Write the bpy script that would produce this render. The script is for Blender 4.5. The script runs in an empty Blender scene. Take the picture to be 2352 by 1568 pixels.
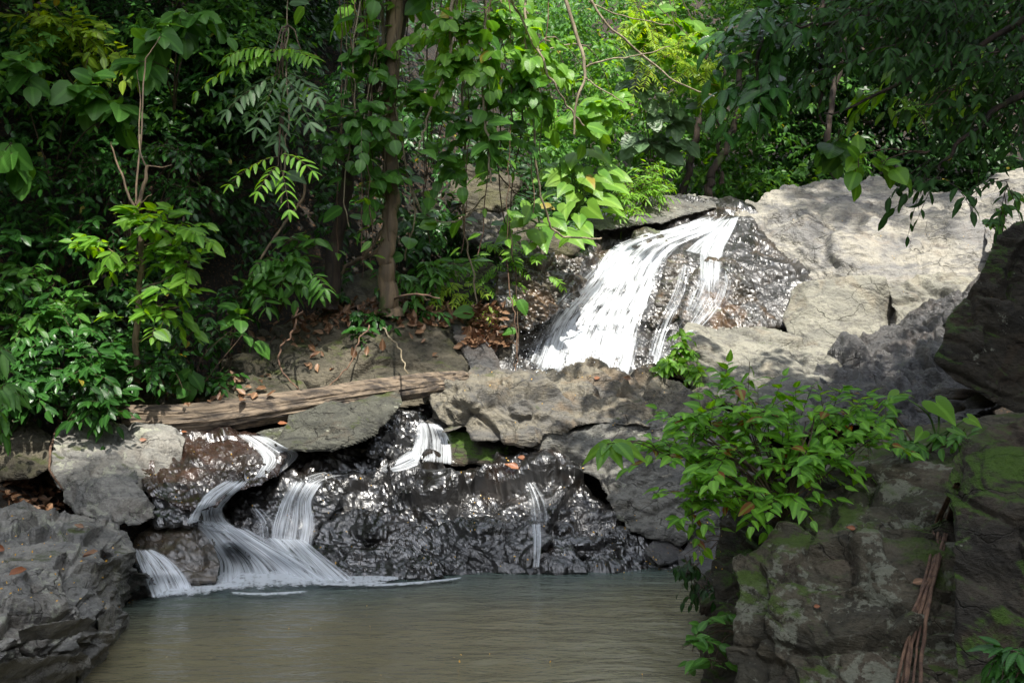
import bpy, math, random
import numpy as np
from mathutils import Vector
from mathutils.bvhtree import BVHTree

# ------------------------------------------------------------------ camera, world, sun, exposure
SC = bpy.context.scene
COL = SC.collection
F = 2522.0            # focal length in the units used below (a picture 2352 x 1568 units large)
CX, CY, CH = 1176.0, 784.0, 2.0
cam_d = bpy.data.cameras.new("camera")
cam = bpy.data.objects.new("camera", cam_d)
COL.objects.link(cam)
cam_d.sensor_width = 36.0
cam_d.lens = 36.0 * F / 2352.0
cam_d.clip_start = 0.05
cam_d.clip_end = 500
cam.location = (0, 0, CH)
cam.rotation_euler = (math.radians(90), 0, 0)
SC.camera = cam

SUN_EL, SUN_AZ = math.radians(57), math.radians(166)   # azimuth of the sun, clockwise from +Y
sv = Vector((math.sin(SUN_AZ) * math.cos(SUN_EL), math.cos(SUN_AZ) * math.cos(SUN_EL), math.sin(SUN_EL)))
w = bpy.data.worlds.new("World"); SC.world = w; w.use_nodes = True
nt = w.node_tree; nt.nodes.clear()
sky = nt.nodes.new('ShaderNodeTexSky'); sky.sky_type = 'NISHITA'; sky.sun_disc = False
sky.sun_elevation = SUN_EL; sky.sun_rotation = SUN_AZ
bg = nt.nodes.new('ShaderNodeBackground'); bg.inputs[1].default_value = 0.15
wo = nt.nodes.new('ShaderNodeOutputWorld')
hs = nt.nodes.new('ShaderNodeHueSaturation'); hs.inputs['Saturation'].default_value = 0.38   # thin bright cloud
nt.links.new(sky.outputs[0], hs.inputs['Color']); nt.links.new(hs.outputs[0], bg.inputs[0]); nt.links.new(bg.outputs[0], wo.inputs[0])
sd = bpy.data.lights.new("sun", 'SUN'); sd.energy = 2.6; sd.angle = math.radians(0.5); sd.color = (1.0, 0.95, 0.86)
so = bpy.data.objects.new("sun", sd); COL.objects.link(so)
so.rotation_euler = sv.to_track_quat('Z', 'Y').to_euler()
so.location = (0, 0, 20)
SC.view_settings.view_transform = 'Standard'; SC.view_settings.look = 'None'
SC.view_settings.exposure = 1.85; SC.view_settings.gamma = 1.0
SC.render.engine = 'CYCLES'
SC.cycles.max_bounces = 6; SC.cycles.diffuse_bounces = 3; SC.cycles.glossy_bounces = 3
SC.cycles.transmission_bounces = 4; SC.cycles.transparent_max_bounces = 12
SC.cycles.use_denoising = True
SC.cycles.sample_clamp_indirect = 6.0

RS = np.random.RandomState(7)
random.seed(7)

# ------------------------------------------------------------------ geometry helpers
def P(x, y, d):
    return np.array([(x - CX) / F * d, d, CH + (CY - y) / F * d])

def Z(x, y, z):                       # control point on the height z
    return (x, y, (CH - z) * F / (y - CY))

def nrm(a):
    return a / np.maximum(np.linalg.norm(a, axis=-1, keepdims=True), 1e-9)

def hashn(ix, iy, iz, s=0):
    h = (ix.astype(np.int64) * 374761393 + iy.astype(np.int64) * 668265263 + iz.astype(np.int64) * 2147483647 + s * 974634533) & 0xffffffff
    h = ((h ^ (h >> 13)) * 1274126177) & 0xffffffff
    h = ((h ^ (h >> 16)) * 2246822519) & 0xffffffff
    h = h ^ (h >> 15)
    return (h & 0xffffff) / float(0xffffff)

def vnoise(p, s=0):
    i = np.floor(p).astype(np.int64); f = p - i; f = f * f * (3 - 2 * f)
    r = 0
    for dx in (0, 1):
        for dy in (0, 1):
            for dz in (0, 1):
                wgt = (f[:, 0] if dx else 1 - f[:, 0]) * (f[:, 1] if dy else 1 - f[:, 1]) * (f[:, 2] if dz else 1 - f[:, 2])
                r = r + wgt * hashn(i[:, 0] + dx, i[:, 1] + dy, i[:, 2] + dz, s)
    return r * 2 - 1

def fbm(p, octv=4, s=0):
    r = 0; a = 1.0
    for k in range(octv):
        r = r + a * vnoise(p * (2.03 ** k) + 7.1 * k, s + k); a *= 0.5
    return r

def facet(p, s=0, slope=0.6, crack=0.06):
    """broken rock: every cell is a tilted plane of its own height, a groove runs where two cells meet"""
    i0 = np.floor(p).astype(np.int64)
    n = len(p); d1 = np.full(n, 9.0); d2 = np.full(n, 9.0); h = np.zeros(n)
    for dx in (-1, 0, 1):
        for dy in (-1, 0, 1):
            for dz in (-1, 0, 1):
                c = i0 + np.array([dx, dy, dz])
                cx, cy, cz = c[:, 0], c[:, 1], c[:, 2]
                o = np.stack([hashn(cx, cy, cz, s + 1), hashn(cx, cy, cz, s + 2), hashn(cx, cy, cz, s + 3)], 1)
                q = p - (c + o)
                dd = np.sqrt((q * q).sum(1))
                g = np.stack([hashn(cx, cy, cz, s + 4), hashn(cx, cy, cz, s + 5), hashn(cx, cy, cz, s + 6)], 1) * 2 - 1
                hh = (q * g).sum(1) * slope + (hashn(cx, cy, cz, s + 7) - 0.5)
                m = dd < d1
                d2 = np.where(m, d1, np.minimum(d2, dd))
                h = np.where(m, hh, h)
                d1 = np.where(m, dd, d1)
    e = d2 - d1
    if crack > 0:
        h = h - 0.55 * np.clip(1 - e / crack, 0, 1)
    return h

class MB:
    """collects vertices and faces, builds ONE mesh object"""
    def __init__(s):
        s.v = []; s.t = []; s.q = []; s.uv = []; s.n = 0; s.fade = []
    def add(s, v, tris=None, quads=None, uv=None, fade=None):
        v = np.asarray(v, float).reshape(-1, 3)
        if tris is not None and len(tris): s.t.append(np.asarray(tris, np.int64) + s.n)
        if quads is not None and len(quads): s.q.append(np.asarray(quads, np.int64) + s.n)
        s.v.append(v); s.n += len(v)
        if fade is not None: s.fade.append(np.asarray(fade, float).ravel())
        s.uv.append(np.zeros((len(v), 2)) if uv is None else np.asarray(uv, float))
    def build(s, name, mat, parent=None, origin=None, smooth=True):
        V = np.concatenate(s.v) if s.v else np.zeros((0, 3))
        UV = np.concatenate(s.uv) if s.uv else np.zeros((0, 2))
        if origin is None:
            origin = np.zeros(3) if parent is None or not len(V) else np.array(parent.get('_o', (0, 0, 0)))
        V = V - np.array(origin)
        T = np.concatenate(s.t) if s.t else np.zeros((0, 3), np.int64)
        Q = np.concatenate(s.q) if s.q else np.zeros((0, 4), np.int64)
        me = bpy.data.meshes.new(name)
        me.vertices.add(len(V)); me.vertices.foreach_set('co', V.astype(np.float32).ravel())
        loops = np.concatenate([T.ravel(), Q.ravel()]).astype(np.int32)
        me.loops.add(len(loops)); me.loops.foreach_set('vertex_index', loops)
        npoly = len(T) + len(Q)
        me.polygons.add(npoly)
        ls = np.concatenate([np.arange(len(T)) * 3, len(T) * 3 + np.arange(len(Q)) * 4]).astype(np.int32)
        me.polygons.foreach_set('loop_start', ls)
        me.update(calc_edges=True)
        me.polygons.foreach_set('use_smooth', np.full(npoly, bool(smooth)))
        uvl = me.uv_layers.new(name='UVMap')
        uvl.data.foreach_set('uv', UV[loops].astype(np.float32).ravel())
        if s.fade:
            at = me.attributes.new('fade', 'FLOAT', 'POINT'); at.data.foreach_set('value', np.concatenate(s.fade).astype(np.float32))
        me.materials.append(mat)
        o = bpy.data.objects.new(name, me); COL.objects.link(o)
        if parent is None: o.location = Vector([float(a) for a in origin])
        else: o.parent = parent
        return o

def tag(o, label=None, cat=None, group=None, kind=None):
    if label: o['label'] = label
    if cat: o['category'] = cat
    if group: o['group'] = group
    if kind: o['kind'] = kind
    return o

def thing(name, loc, label, cat, group=None):
    o = bpy.data.objects.new(name, None); COL.objects.link(o)
    o.location = Vector([float(a) for a in loc]); o['_o'] = [float(a) for a in loc]
    o.empty_display_size = 0.1
    return tag(o, label, cat, group)

def tube(mb, pts, rad, seg=6, v0=0.0):
    pts = np.asarray(pts, float); n = len(pts)
    rad = np.broadcast_to(np.asarray(rad, float), (n,))
    t = nrm(np.gradient(pts, axis=0))
    ref = np.array([0.31, 0.9, 0.2]) if abs(t[0][2]) > 0.5 else np.array([0.1, 0.2, 1.0])
    a = nrm(np.cross(t, ref)); b = np.cross(t, a)
    ang = np.arange(seg) / seg * 2 * np.pi
    v = pts[:, None] + rad[:, None, None] * (np.cos(ang)[None, :, None] * a[:, None] + np.sin(ang)[None, :, None] * b[:, None])
    i = np.arange(n - 1)[:, None] * seg; j = np.arange(seg)[None]; k = (j + 1) % seg
    q = np.stack([i + j, i + k, i + seg + k, i + seg + j], -1).reshape(-1, 4)
    L = np.concatenate([[0], np.cumsum(np.linalg.norm(np.diff(pts, axis=0), axis=1))])
    uv = np.stack([np.broadcast_to(ang[None] / 6.283, (n, seg)), np.broadcast_to(L[:, None] + v0, (n, seg))], -1).reshape(-1, 2)
    mb.add(v.reshape(-1, 3), quads=q, uv=uv)

def smooth_path(pts, n=24, wob=0.0, seed=0):
    pts = np.asarray(pts, float)
    t = np.linspace(0, len(pts) - 1, n); i = np.clip(t.astype(int), 0, len(pts) - 2); f = (t - i)[:, None]
    p0 = pts[np.clip(i - 1, 0, None)]; p1 = pts[i]; p2 = pts[i + 1]; p3 = pts[np.clip(i + 2, None, len(pts) - 1)]
    r = 0.5 * ((2 * p1) + (-p0 + p2) * f + (2 * p0 - 5 * p1 + 4 * p2 - p3) * f * f + (-p0 + 3 * p1 - 3 * p2 + p3) * f ** 3)
    if wob:
        s = np.arange(n)[:, None] * 0.45 + seed * 13.7
        r = r + wob * np.concatenate([vnoise(np.concatenate([s, s * 0 + k, s * 0 + seed], 1), k)[:, None] for k in (1, 2, 3)], 1)
    return r

# ------------------------------------------------------------------ materials
def newmat(name):
    m = bpy.data.materials.new(name); m.use_nodes = True
    t = m.node_tree; t.nodes.clear()
    return m, t, t.nodes, t.links

def N(nodes, typ, **kw):
    n = nodes.new(typ)
    for k, v in kw.items():
        if k.startswith('_'): n.inputs[k[1:].replace('_', ' ')].default_value = v
        else: setattr(n, k, v)
    return n

def noise_node(t, vec, scale, detail=5, rough=0.55, dist=0.0):
    n = t.nodes.new('ShaderNodeTexNoise'); n.inputs['Scale'].default_value = scale
    n.inputs['Detail'].default_value = detail; n.inputs['Roughness'].default_value = rough; n.inputs['Distortion'].default_value = dist
    t.links.new(vec, n.inputs['Vector']); return n.outputs['Fac']

def ramp(t, fac, a, b):
    r = t.nodes.new('ShaderNodeMapRange'); r.interpolation_type = 'SMOOTHSTEP'
    r.inputs['From Min'].default_value = a; r.inputs['From Max'].default_value = b
    t.links.new(fac, r.inputs['Value']); return r.outputs['Result']

def mixc(t, fac, a, b):
    m = t.nodes.new('ShaderNodeMix'); m.data_type = 'RGBA'
    if isinstance(fac, float): m.inputs[0].default_value = fac
    else: t.links.new(fac, m.inputs[0])
    for s, i in ((a, 6), (b, 7)):
        if isinstance(s, tuple): m.inputs[i].default_value = (*s, 1)
        else: t.links.new(s, m.inputs[i])
    return m.outputs[2]

def math_(t, op, a, b=0.0):
    m = t.nodes.new('ShaderNodeMath'); m.operation = op
    for s, i in ((a, 0), (b, 1)):
        if isinstance(s, (int, float)): m.inputs[i].default_value = s
        else: t.links.new(s, m.inputs[i])
    return m.outputs[0]

def rock_mat(name, base, alt, dark, rough=0.85, wet=0.0, moss=0.0, lichen=0.0, mosscol=(0.05, 0.065, 0.014),
             tone=1.6, bump=0.6, stain=(0.12, 0.07, 0.035), stain_amt=0.25, bed=(1, 1, 2.2), lichcol=(0.42, 0.43, 0.34), grain=1.0, coat=0.0):
    m, t, nd, ln = newmat(name)
    out = nd.new('ShaderNodeOutputMaterial'); b = nd.new('ShaderNodeBsdfPrincipled')
    ln.new(b.outputs[0], out.inputs[0])
    g = nd.new('ShaderNodeNewGeometry'); pos = g.outputs['Position']
    mp = nd.new('ShaderNodeMapping'); ln.new(pos, mp.inputs[0]); mp.inputs['Scale'].default_value = bed; mp.inputs['Rotation'].default_value = (0.15, 0.25, 0.4)
    pb = mp.outputs[0]
    big = ramp(t, noise_node(t, pb, tone, 6, 0.6, 0.6), 0.40, 0.62)
    col = mixc(t, big, base, alt)
    med = ramp(t, noise_node(t, pb, tone * 4.2, 7, 0.68, 1.0), 0.46, 0.66)
    col = mixc(t, math_(t, 'MULTIPLY', med, 0.75), col, dark)
    st = ramp(t, noise_node(t, pos, 1.9, 5, 0.6, 0.8), 0.52, 0.66)
    col = mixc(t, math_(t, 'MULTIPLY', st, stain_amt), col, stain)
    fine = noise_node(t, pos, 55 * grain, 6, 0.7)
    hsv = nd.new('ShaderNodeHueSaturation'); ln.new(col, hsv.inputs['Color'])
    vv = math_(t, 'ADD', math_(t, 'MULTIPLY', fine, 1.1), 0.45)
    ln.new(vv, hsv.inputs['Value']); col = hsv.outputs[0]
    # thin dark joints
    vo = nd.new('ShaderNodeTexVoronoi'); vo.feature = 'DISTANCE_TO_EDGE'; vo.inputs['Scale'].default_value = 2.3
    wv = nd.new('ShaderNodeVectorMath'); wv.operation = 'ADD'
    nz = nd.new('ShaderNodeTexNoise'); nz.inputs['Scale'].default_value = 2.2; nz.inputs['Detail'].default_value = 5
    ln.new(pos, nz.inputs['Vector'])
    ns = nd.new('ShaderNodeVectorMath'); ns.operation = 'SCALE'; ns.inputs['Scale'].default_value = 0.7
    ln.new(nz.outputs['Color'], ns.inputs[0]); ln.new(pb, wv.inputs[0]); ln.new(ns.outputs[0], wv.inputs[1]); ln.new(wv.outputs[0], vo.inputs['Vector'])
    joint = ramp(t, vo.outputs['Distance'], 0.034 if name.startswith('cream') else 0.022, 0.0)
    jm = ramp(t, noise_node(t, pos, 1.4, 2), 0.45, 0.6)
    joint = math_(t, 'MULTIPLY', joint, jm)
    col = mixc(t, math_(t, 'MULTIPLY', joint, 0.7), col, tuple(c * 0.25 for c in base))
    rg = None
    if lichen > 0:
        lv = ramp(t, math_(t, 'ADD', math_(t, 'MULTIPLY', noise_node(t, pos, 4.0, 3, 0.5), 0.5), math_(t, 'MULTIPLY', noise_node(t, pos, 22, 5, 0.65), 0.5)), 0.62 - 0.10 * lichen, 0.66 - 0.10 * lichen)
        lc = mixc(t, noise_node(t, pos, 40, 3), lichcol, tuple(c * 0.55 for c in lichcol))
        col = mixc(t, math_(t, 'MULTIPLY', lv, 0.8), col, lc)
    mossf = None
    if moss > 0:
        sx = nd.new('ShaderNodeSeparateXYZ'); ln.new(g.outputs['Normal'], sx.inputs[0])
        up = math_(t, 'MULTIPLY', sx.outputs[2], 0.22)
        a = noise_node(t, pos, 2.6, 7, 0.62, 0.4)
        mossf = ramp(t, math_(t, 'ADD', a, up), 0.82 - 0.25 * moss, 0.96 - 0.25 * moss)
        mc = mixc(t, noise_node(t, pos, 70, 3, 0.7), tuple(c * 0.5 for c in mosscol), tuple(c * 1.7 for c in mosscol))
        col = mixc(t, math_(t, 'MULTIPLY', mossf, 0.9), col, mc)
    ln.new(col, b.inputs['Base Color'])
    if wet > 0:
        r = ramp(t, noise_node(t, pos, 3.0, 5, 0.6), 0.35, 0.7)
        mr = math_(t, 'ADD', math_(t, 'MULTIPLY', r, 0.14), rough)
        if mossf is not None: mr = math_(t, 'ADD', mr, math_(t, 'MULTIPLY', mossf, 0.45))
        ln.new(mr, b.inputs['Roughness'])
        b.inputs['Specular IOR Level'].default_value = 0.5 + 0.5 * wet
        b.inputs['IOR'].default_value = 1.5 + 0.1 * wet; b.inputs['Coat IOR'].default_value = 1.5
        b.inputs['Coat Weight'].default_value = coat; b.inputs['Coat Roughness'].default_value = 0.16
    else:
        b.inputs['Roughness'].default_value = rough
        b.inputs['Specular IOR Level'].default_value = 0.3
    # bump: bedding, grain, joints
    bt = math_(t, 'MULTIPLY', noise_node(t, pb, 14, 8, 0.65, 0.8), 1.0)
    bt = math_(t, 'ADD', bt, math_(t, 'MULTIPLY', fine, 0.45))
    bt = math_(t, 'ADD', bt, math_(t, 'MULTIPLY', noise_node(t, pb, 4.5, 6, 0.7, 1.5), 1.3))
    bt = math_(t, 'ADD', bt, math_(t, 'MULTIPLY', joint, -0.8))
    if mossf is not None:
        bt = math_(t, 'ADD', bt, math_(t, 'MULTIPLY', mossf, math_(t, 'MULTIPLY', noise_node(t, pos, 90, 2), 0.6)))
    if wet > 0.8: bt = math_(t, 'ADD', math_(t, 'MULTIPLY', fine, 0.06), math_(t, 'MULTIPLY', noise_node(t, pos, 17, 4, 0.55, 1.2), math_(t, 'ADD', 0.05, ramp(t, noise_node(t, pos, 2.4, 3, 0.6), 0.42, 0.62))))
    bp = nd.new('ShaderNodeBump'); bp.inputs['Strength'].default_value = bump; bp.inputs['Distance'].default_value = 0.022 if wet > 0.8 else 0.05
    ln.new(bt, bp.inputs['Height']); ln.new(bp.outputs[0], b.inputs['Normal'])
    if coat: ln.new(bp.outputs[0], b.inputs['Coat Normal'])
    return m

M = {}
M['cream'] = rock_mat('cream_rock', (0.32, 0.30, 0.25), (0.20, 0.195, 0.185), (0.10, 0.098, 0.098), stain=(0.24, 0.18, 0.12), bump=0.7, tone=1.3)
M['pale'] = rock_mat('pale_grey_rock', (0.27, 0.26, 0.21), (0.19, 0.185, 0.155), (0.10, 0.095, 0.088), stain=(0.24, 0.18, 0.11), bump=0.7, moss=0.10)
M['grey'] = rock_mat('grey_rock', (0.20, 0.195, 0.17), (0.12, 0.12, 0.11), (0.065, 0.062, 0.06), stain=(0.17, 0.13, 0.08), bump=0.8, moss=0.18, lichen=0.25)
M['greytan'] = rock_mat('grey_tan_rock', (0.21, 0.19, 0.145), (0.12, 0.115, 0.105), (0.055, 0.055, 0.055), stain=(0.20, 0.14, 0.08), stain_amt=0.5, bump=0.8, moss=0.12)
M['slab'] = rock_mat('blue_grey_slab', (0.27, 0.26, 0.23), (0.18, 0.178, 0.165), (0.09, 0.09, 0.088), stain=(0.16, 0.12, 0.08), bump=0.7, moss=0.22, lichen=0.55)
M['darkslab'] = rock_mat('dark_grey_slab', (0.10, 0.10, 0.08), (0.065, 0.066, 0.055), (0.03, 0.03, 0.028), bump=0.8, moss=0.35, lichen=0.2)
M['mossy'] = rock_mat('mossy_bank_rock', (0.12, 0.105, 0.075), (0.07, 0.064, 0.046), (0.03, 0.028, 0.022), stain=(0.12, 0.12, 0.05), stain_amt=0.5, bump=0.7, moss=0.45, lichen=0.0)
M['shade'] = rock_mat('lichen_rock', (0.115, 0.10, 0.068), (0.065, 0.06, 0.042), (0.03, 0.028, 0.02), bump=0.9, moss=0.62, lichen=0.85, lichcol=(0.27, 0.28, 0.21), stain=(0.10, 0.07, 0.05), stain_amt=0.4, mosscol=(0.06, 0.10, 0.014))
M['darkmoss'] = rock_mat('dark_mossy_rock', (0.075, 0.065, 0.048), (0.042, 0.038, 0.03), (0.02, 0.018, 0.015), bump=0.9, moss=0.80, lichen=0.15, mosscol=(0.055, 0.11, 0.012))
M['wet'] = rock_mat('wet_black_rock', (0.009, 0.008, 0.007), (0.005, 0.005, 0.005), (0.002, 0.002, 0.002), rough=0.25, wet=1.0, bump=1.0, stain=(0.03, 0.018, 0.01), stain_amt=0.35, coat=0.12)
M['wetred'] = rock_mat('wet_red_rock', (0.03, 0.015, 0.010), (0.016, 0.01, 0.008), (0.006, 0.005, 0.004), rough=0.25, wet=1.0, bump=1.0, stain=(0.07, 0.03, 0.015), stain_amt=0.4, coat=0.2)
M['wetmoss'] = rock_mat('wet_mossy_rock', (0.045, 0.03, 0.014), (0.02, 0.018, 0.014), (0.008, 0.008, 0.007), rough=0.4, wet=1.0, bump=1.0, moss=0.35, stain=(0.10, 0.05, 0.015), stain_amt=0.7, coat=0.0)
M['wetdull'] = rock_mat('damp_black_rock', (0.008, 0.007, 0.006), (0.005, 0.005, 0.005), (0.002, 0.002, 0.002), rough=0.33, wet=0.7, bump=0.8, stain=(0.012, 0.009, 0.006), coat=0.08)
M['wetcliff'] = rock_mat('wet_dark_cliff', (0.022, 0.018, 0.014), (0.012, 0.011, 0.010), (0.005, 0.005, 0.004), rough=0.34, wet=0.9, bump=1.0, stain=(0.06, 0.035, 0.012), stain_amt=0.5, coat=0.05)
M['wetgrey'] = rock_mat('damp_grey_rock', (0.09, 0.085, 0.08), (0.045, 0.045, 0.045), (0.02, 0.02, 0.02), rough=0.30, wet=0.7, bump=0.9, moss=0.1, coat=0.25)

def soil_mat():
    m, t, nd, ln = newmat('forest_soil')
    out = nd.new('ShaderNodeOutputMaterial'); b = nd.new('ShaderNodeBsdfPrincipled'); ln.new(b.outputs[0], out.inputs[0])
    pos = nd.new('ShaderNodeNewGeometry').outputs['Position']
    c = mixc(t, ramp(t, noise_node(t, pos, 3, 6, 0.65), 0.35, 0.65), (0.018, 0.013, 0.008), (0.008, 0.008, 0.005))
    c = mixc(t, math_(t, 'MULTIPLY', ramp(t, noise_node(t, pos, 28, 4, 0.6), 0.55, 0.62), 0.6), c, (0.14, 0.07, 0.03))
    ln.new(c, b.inputs['Base Color']); b.inputs['Roughness'].default_value = 0.9
    bp = nd.new('ShaderNodeBump'); bp.inputs['Distance'].default_value = 0.05; ln.new(noise_node(t, pos, 22, 8, 0.7), bp.inputs['Height']); ln.new(bp.outputs[0], b.inputs['Normal'])
    return m
M['soil'] = soil_mat()

def leaf_mat(name, a, b2, trans=0.35, rough=0.38, odd=None, odd_amt=0.03, rib=0.25, veins=9.0):
    m, t, nd, ln = newmat(name)
    out = nd.new('ShaderNodeOutputMaterial')
    g = nd.new('ShaderNodeNewGeometry'); rnd = g.outputs['Random Per Island']
    uv = nd.new('ShaderNodeUVMap').outputs[0]
    sp = nd.new('ShaderNodeSeparateXYZ'); ln.new(uv, sp.inputs[0])
    c = mixc(t, rnd, a, b2)
    if odd:
        r2 = math_(t, 'FRACT', math_(t, 'MULTIPLY', rnd, 37.7))
        c = mixc(t, math_(t, 'LESS_THAN', r2, odd_amt), c, odd)
    av = math_(t, 'ABSOLUTE', sp.outputs[1])
    rb = ramp(t, av, 0.09, 0.03)
    c = mixc(t, math_(t, 'MULTIPLY', rb, rib), c, tuple(min(1, x * 2.2 + 0.02) for x in b2))
    vein = math_(t, 'SINE', math_(t, 'MULTIPLY', math_(t, 'SUBTRACT', sp.outputs[0], math_(t, 'MULTIPLY', av, 0.5)), veins * 6.283))
    bs = nd.new('ShaderNodeBsdfPrincipled'); ln.new(c, bs.inputs['Base Color'])
    bs.inputs['Roughness'].default_value = rough; bs.inputs['Specular IOR Level'].default_value = 0.3
    bp = nd.new('ShaderNodeBump'); bp.inputs['Distance'].default_value = 0.002; bp.inputs['Strength'].default_value = 0.22
    ln.new(vein, bp.inputs['Height']); ln.new(bp.outputs[0], bs.inputs['Normal'])
    tr = nd.new('ShaderNodeBsdfTranslucent')
    hs = nd.new('ShaderNodeHueSaturation'); hs.inputs['Hue'].default_value = 0.475; hs.inputs['Saturation'].default_value = 1.15; hs.inputs['Value'].default_value = 2.0
    ln.new(c, hs.inputs['Color']); ln.new(hs.outputs[0], tr.inputs['Color'])
    mx = nd.new('ShaderNodeMixShader'); mx.inputs[0].default_value = trans
    ln.new(bs.outputs[0], mx.inputs[1]); ln.new(tr.outputs[0], mx.inputs[2]); ln.new(mx.outputs[0], out.inputs[0])
    return m
YEL = (0.30, 0.24, 0.04); ORA = (0.22, 0.09, 0.03)
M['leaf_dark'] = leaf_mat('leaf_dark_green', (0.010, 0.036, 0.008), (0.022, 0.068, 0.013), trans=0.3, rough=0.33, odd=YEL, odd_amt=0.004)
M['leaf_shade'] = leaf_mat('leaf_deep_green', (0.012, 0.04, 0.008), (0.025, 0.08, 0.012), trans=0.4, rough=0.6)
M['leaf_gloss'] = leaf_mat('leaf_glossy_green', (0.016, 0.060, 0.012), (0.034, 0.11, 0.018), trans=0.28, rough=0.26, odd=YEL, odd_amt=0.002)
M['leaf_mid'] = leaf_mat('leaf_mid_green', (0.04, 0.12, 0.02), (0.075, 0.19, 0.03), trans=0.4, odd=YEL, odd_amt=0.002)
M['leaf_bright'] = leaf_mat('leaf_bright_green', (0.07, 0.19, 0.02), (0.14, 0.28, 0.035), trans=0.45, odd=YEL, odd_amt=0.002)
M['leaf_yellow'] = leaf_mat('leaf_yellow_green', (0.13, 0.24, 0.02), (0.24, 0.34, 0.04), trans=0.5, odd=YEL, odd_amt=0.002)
M['leaf_taro'] = leaf_mat('leaf_taro', (0.09, 0.22, 0.03), (0.17, 0.30, 0.045), trans=0.42, odd=YEL, odd_amt=0.02, rough=.45)
M['leaf_hib'] = leaf_mat('leaf_foreground_shrub', (0.07, 0.20, 0.025), (0.16, 0.35, 0.04), trans=0.42, odd=ORA, odd_amt=0.035, veins=8)
M['leaf_sil'] = leaf_mat('leaf_grey_green', (0.06, 0.11, 0.05), (0.09, 0.16, 0.07), trans=0.3, odd=YEL, odd_amt=0.002)
M['leaf_dead'] = leaf_mat('leaf_dead_orange', (0.28, 0.09, 0.03), (0.15, 0.07, 0.035), trans=0.15, rib=0.3)
M['leaf_brown'] = leaf_mat('leaf_dead_brown', (0.12, 0.06, 0.03), (0.20, 0.12, 0.07), trans=0.1, rib=0.3)
M['petal'] = leaf_mat('petal_yellow', (0.6, 0.33, 0.03), (0.7, 0.45, 0.10), trans=0.1, rib=0.0)

def bark_mat(name, a, b2, sc=14, moss=0.0, bump=0.8, stretch=0.12):
    m, t, nd, ln = newmat(name)
    out = nd.new('ShaderNodeOutputMaterial'); b = nd.new('ShaderNodeBsdfPrincipled'); ln.new(b.outputs[0], out.inputs[0])
    uv = nd.new('ShaderNodeUVMap').outputs[0]; pos = nd.new('ShaderNodeNewGeometry').outputs['Position']
    mp = nd.new('ShaderNodeMapping'); ln.new(pos, mp.inputs[0]); mp.inputs['Scale'].default_value = (1, 1, stretch) if stretch < 1 else (1 / stretch, 1, 1)
    f = noise_node(t, mp.outputs[0], sc, 8, 0.7, 0.4)
    c = mixc(t, ramp(t, f, 0.38, 0.62), a, b2)
    if moss: c = mixc(t, math_(t, 'MULTIPLY', ramp(t, noise_node(t, pos, 5, 5, 0.6), 0.62 - 0.2 * moss, 0.7 - 0.2 * moss), 0.8), c, (0.05, 0.08, 0.015))
    ln.new(c, b.inputs['Base Color']); b.inputs['Roughness'].default_value = 0.85
    bp = nd.new('ShaderNodeBump'); bp.inputs['Distance'].default_value = 0.03; bp.inputs['Strength'].default_value = bump
    ln.new(f, bp.inputs['Height']); ln.new(bp.outputs[0], b.inputs['Normal'])
    return m
M['bark'] = bark_mat('bark_tan', (0.24, 0.17, 0.10), (0.10, 0.075, 0.05), 9, 0.3)
M['barkdark'] = bark_mat('bark_dark', (0.05, 0.033, 0.022), (0.018, 0.013, 0.01), 14, 0.15)
M['log'] = bark_mat('weathered_log', (0.19, 0.145, 0.10), (0.032, 0.025, 0.02), 13, 0.0, 0.7, 5.0)
M['twig'] = bark_mat('twig_brown', (0.10, 0.065, 0.035), (0.045, 0.03, 0.02), 20)
M['vine'] = bark_mat('vine_pale', (0.30, 0.25, 0.17), (0.15, 0.12, 0.07), 20)
M['stemgreen'] = bark_mat('stem_green', (0.10, 0.18, 0.04), (0.06, 0.12, 0.03), 20)
M['root'] = bark_mat('root_brown', (0.17, 0.10, 0.06), (0.08, 0.045, 0.03), 25)

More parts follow.
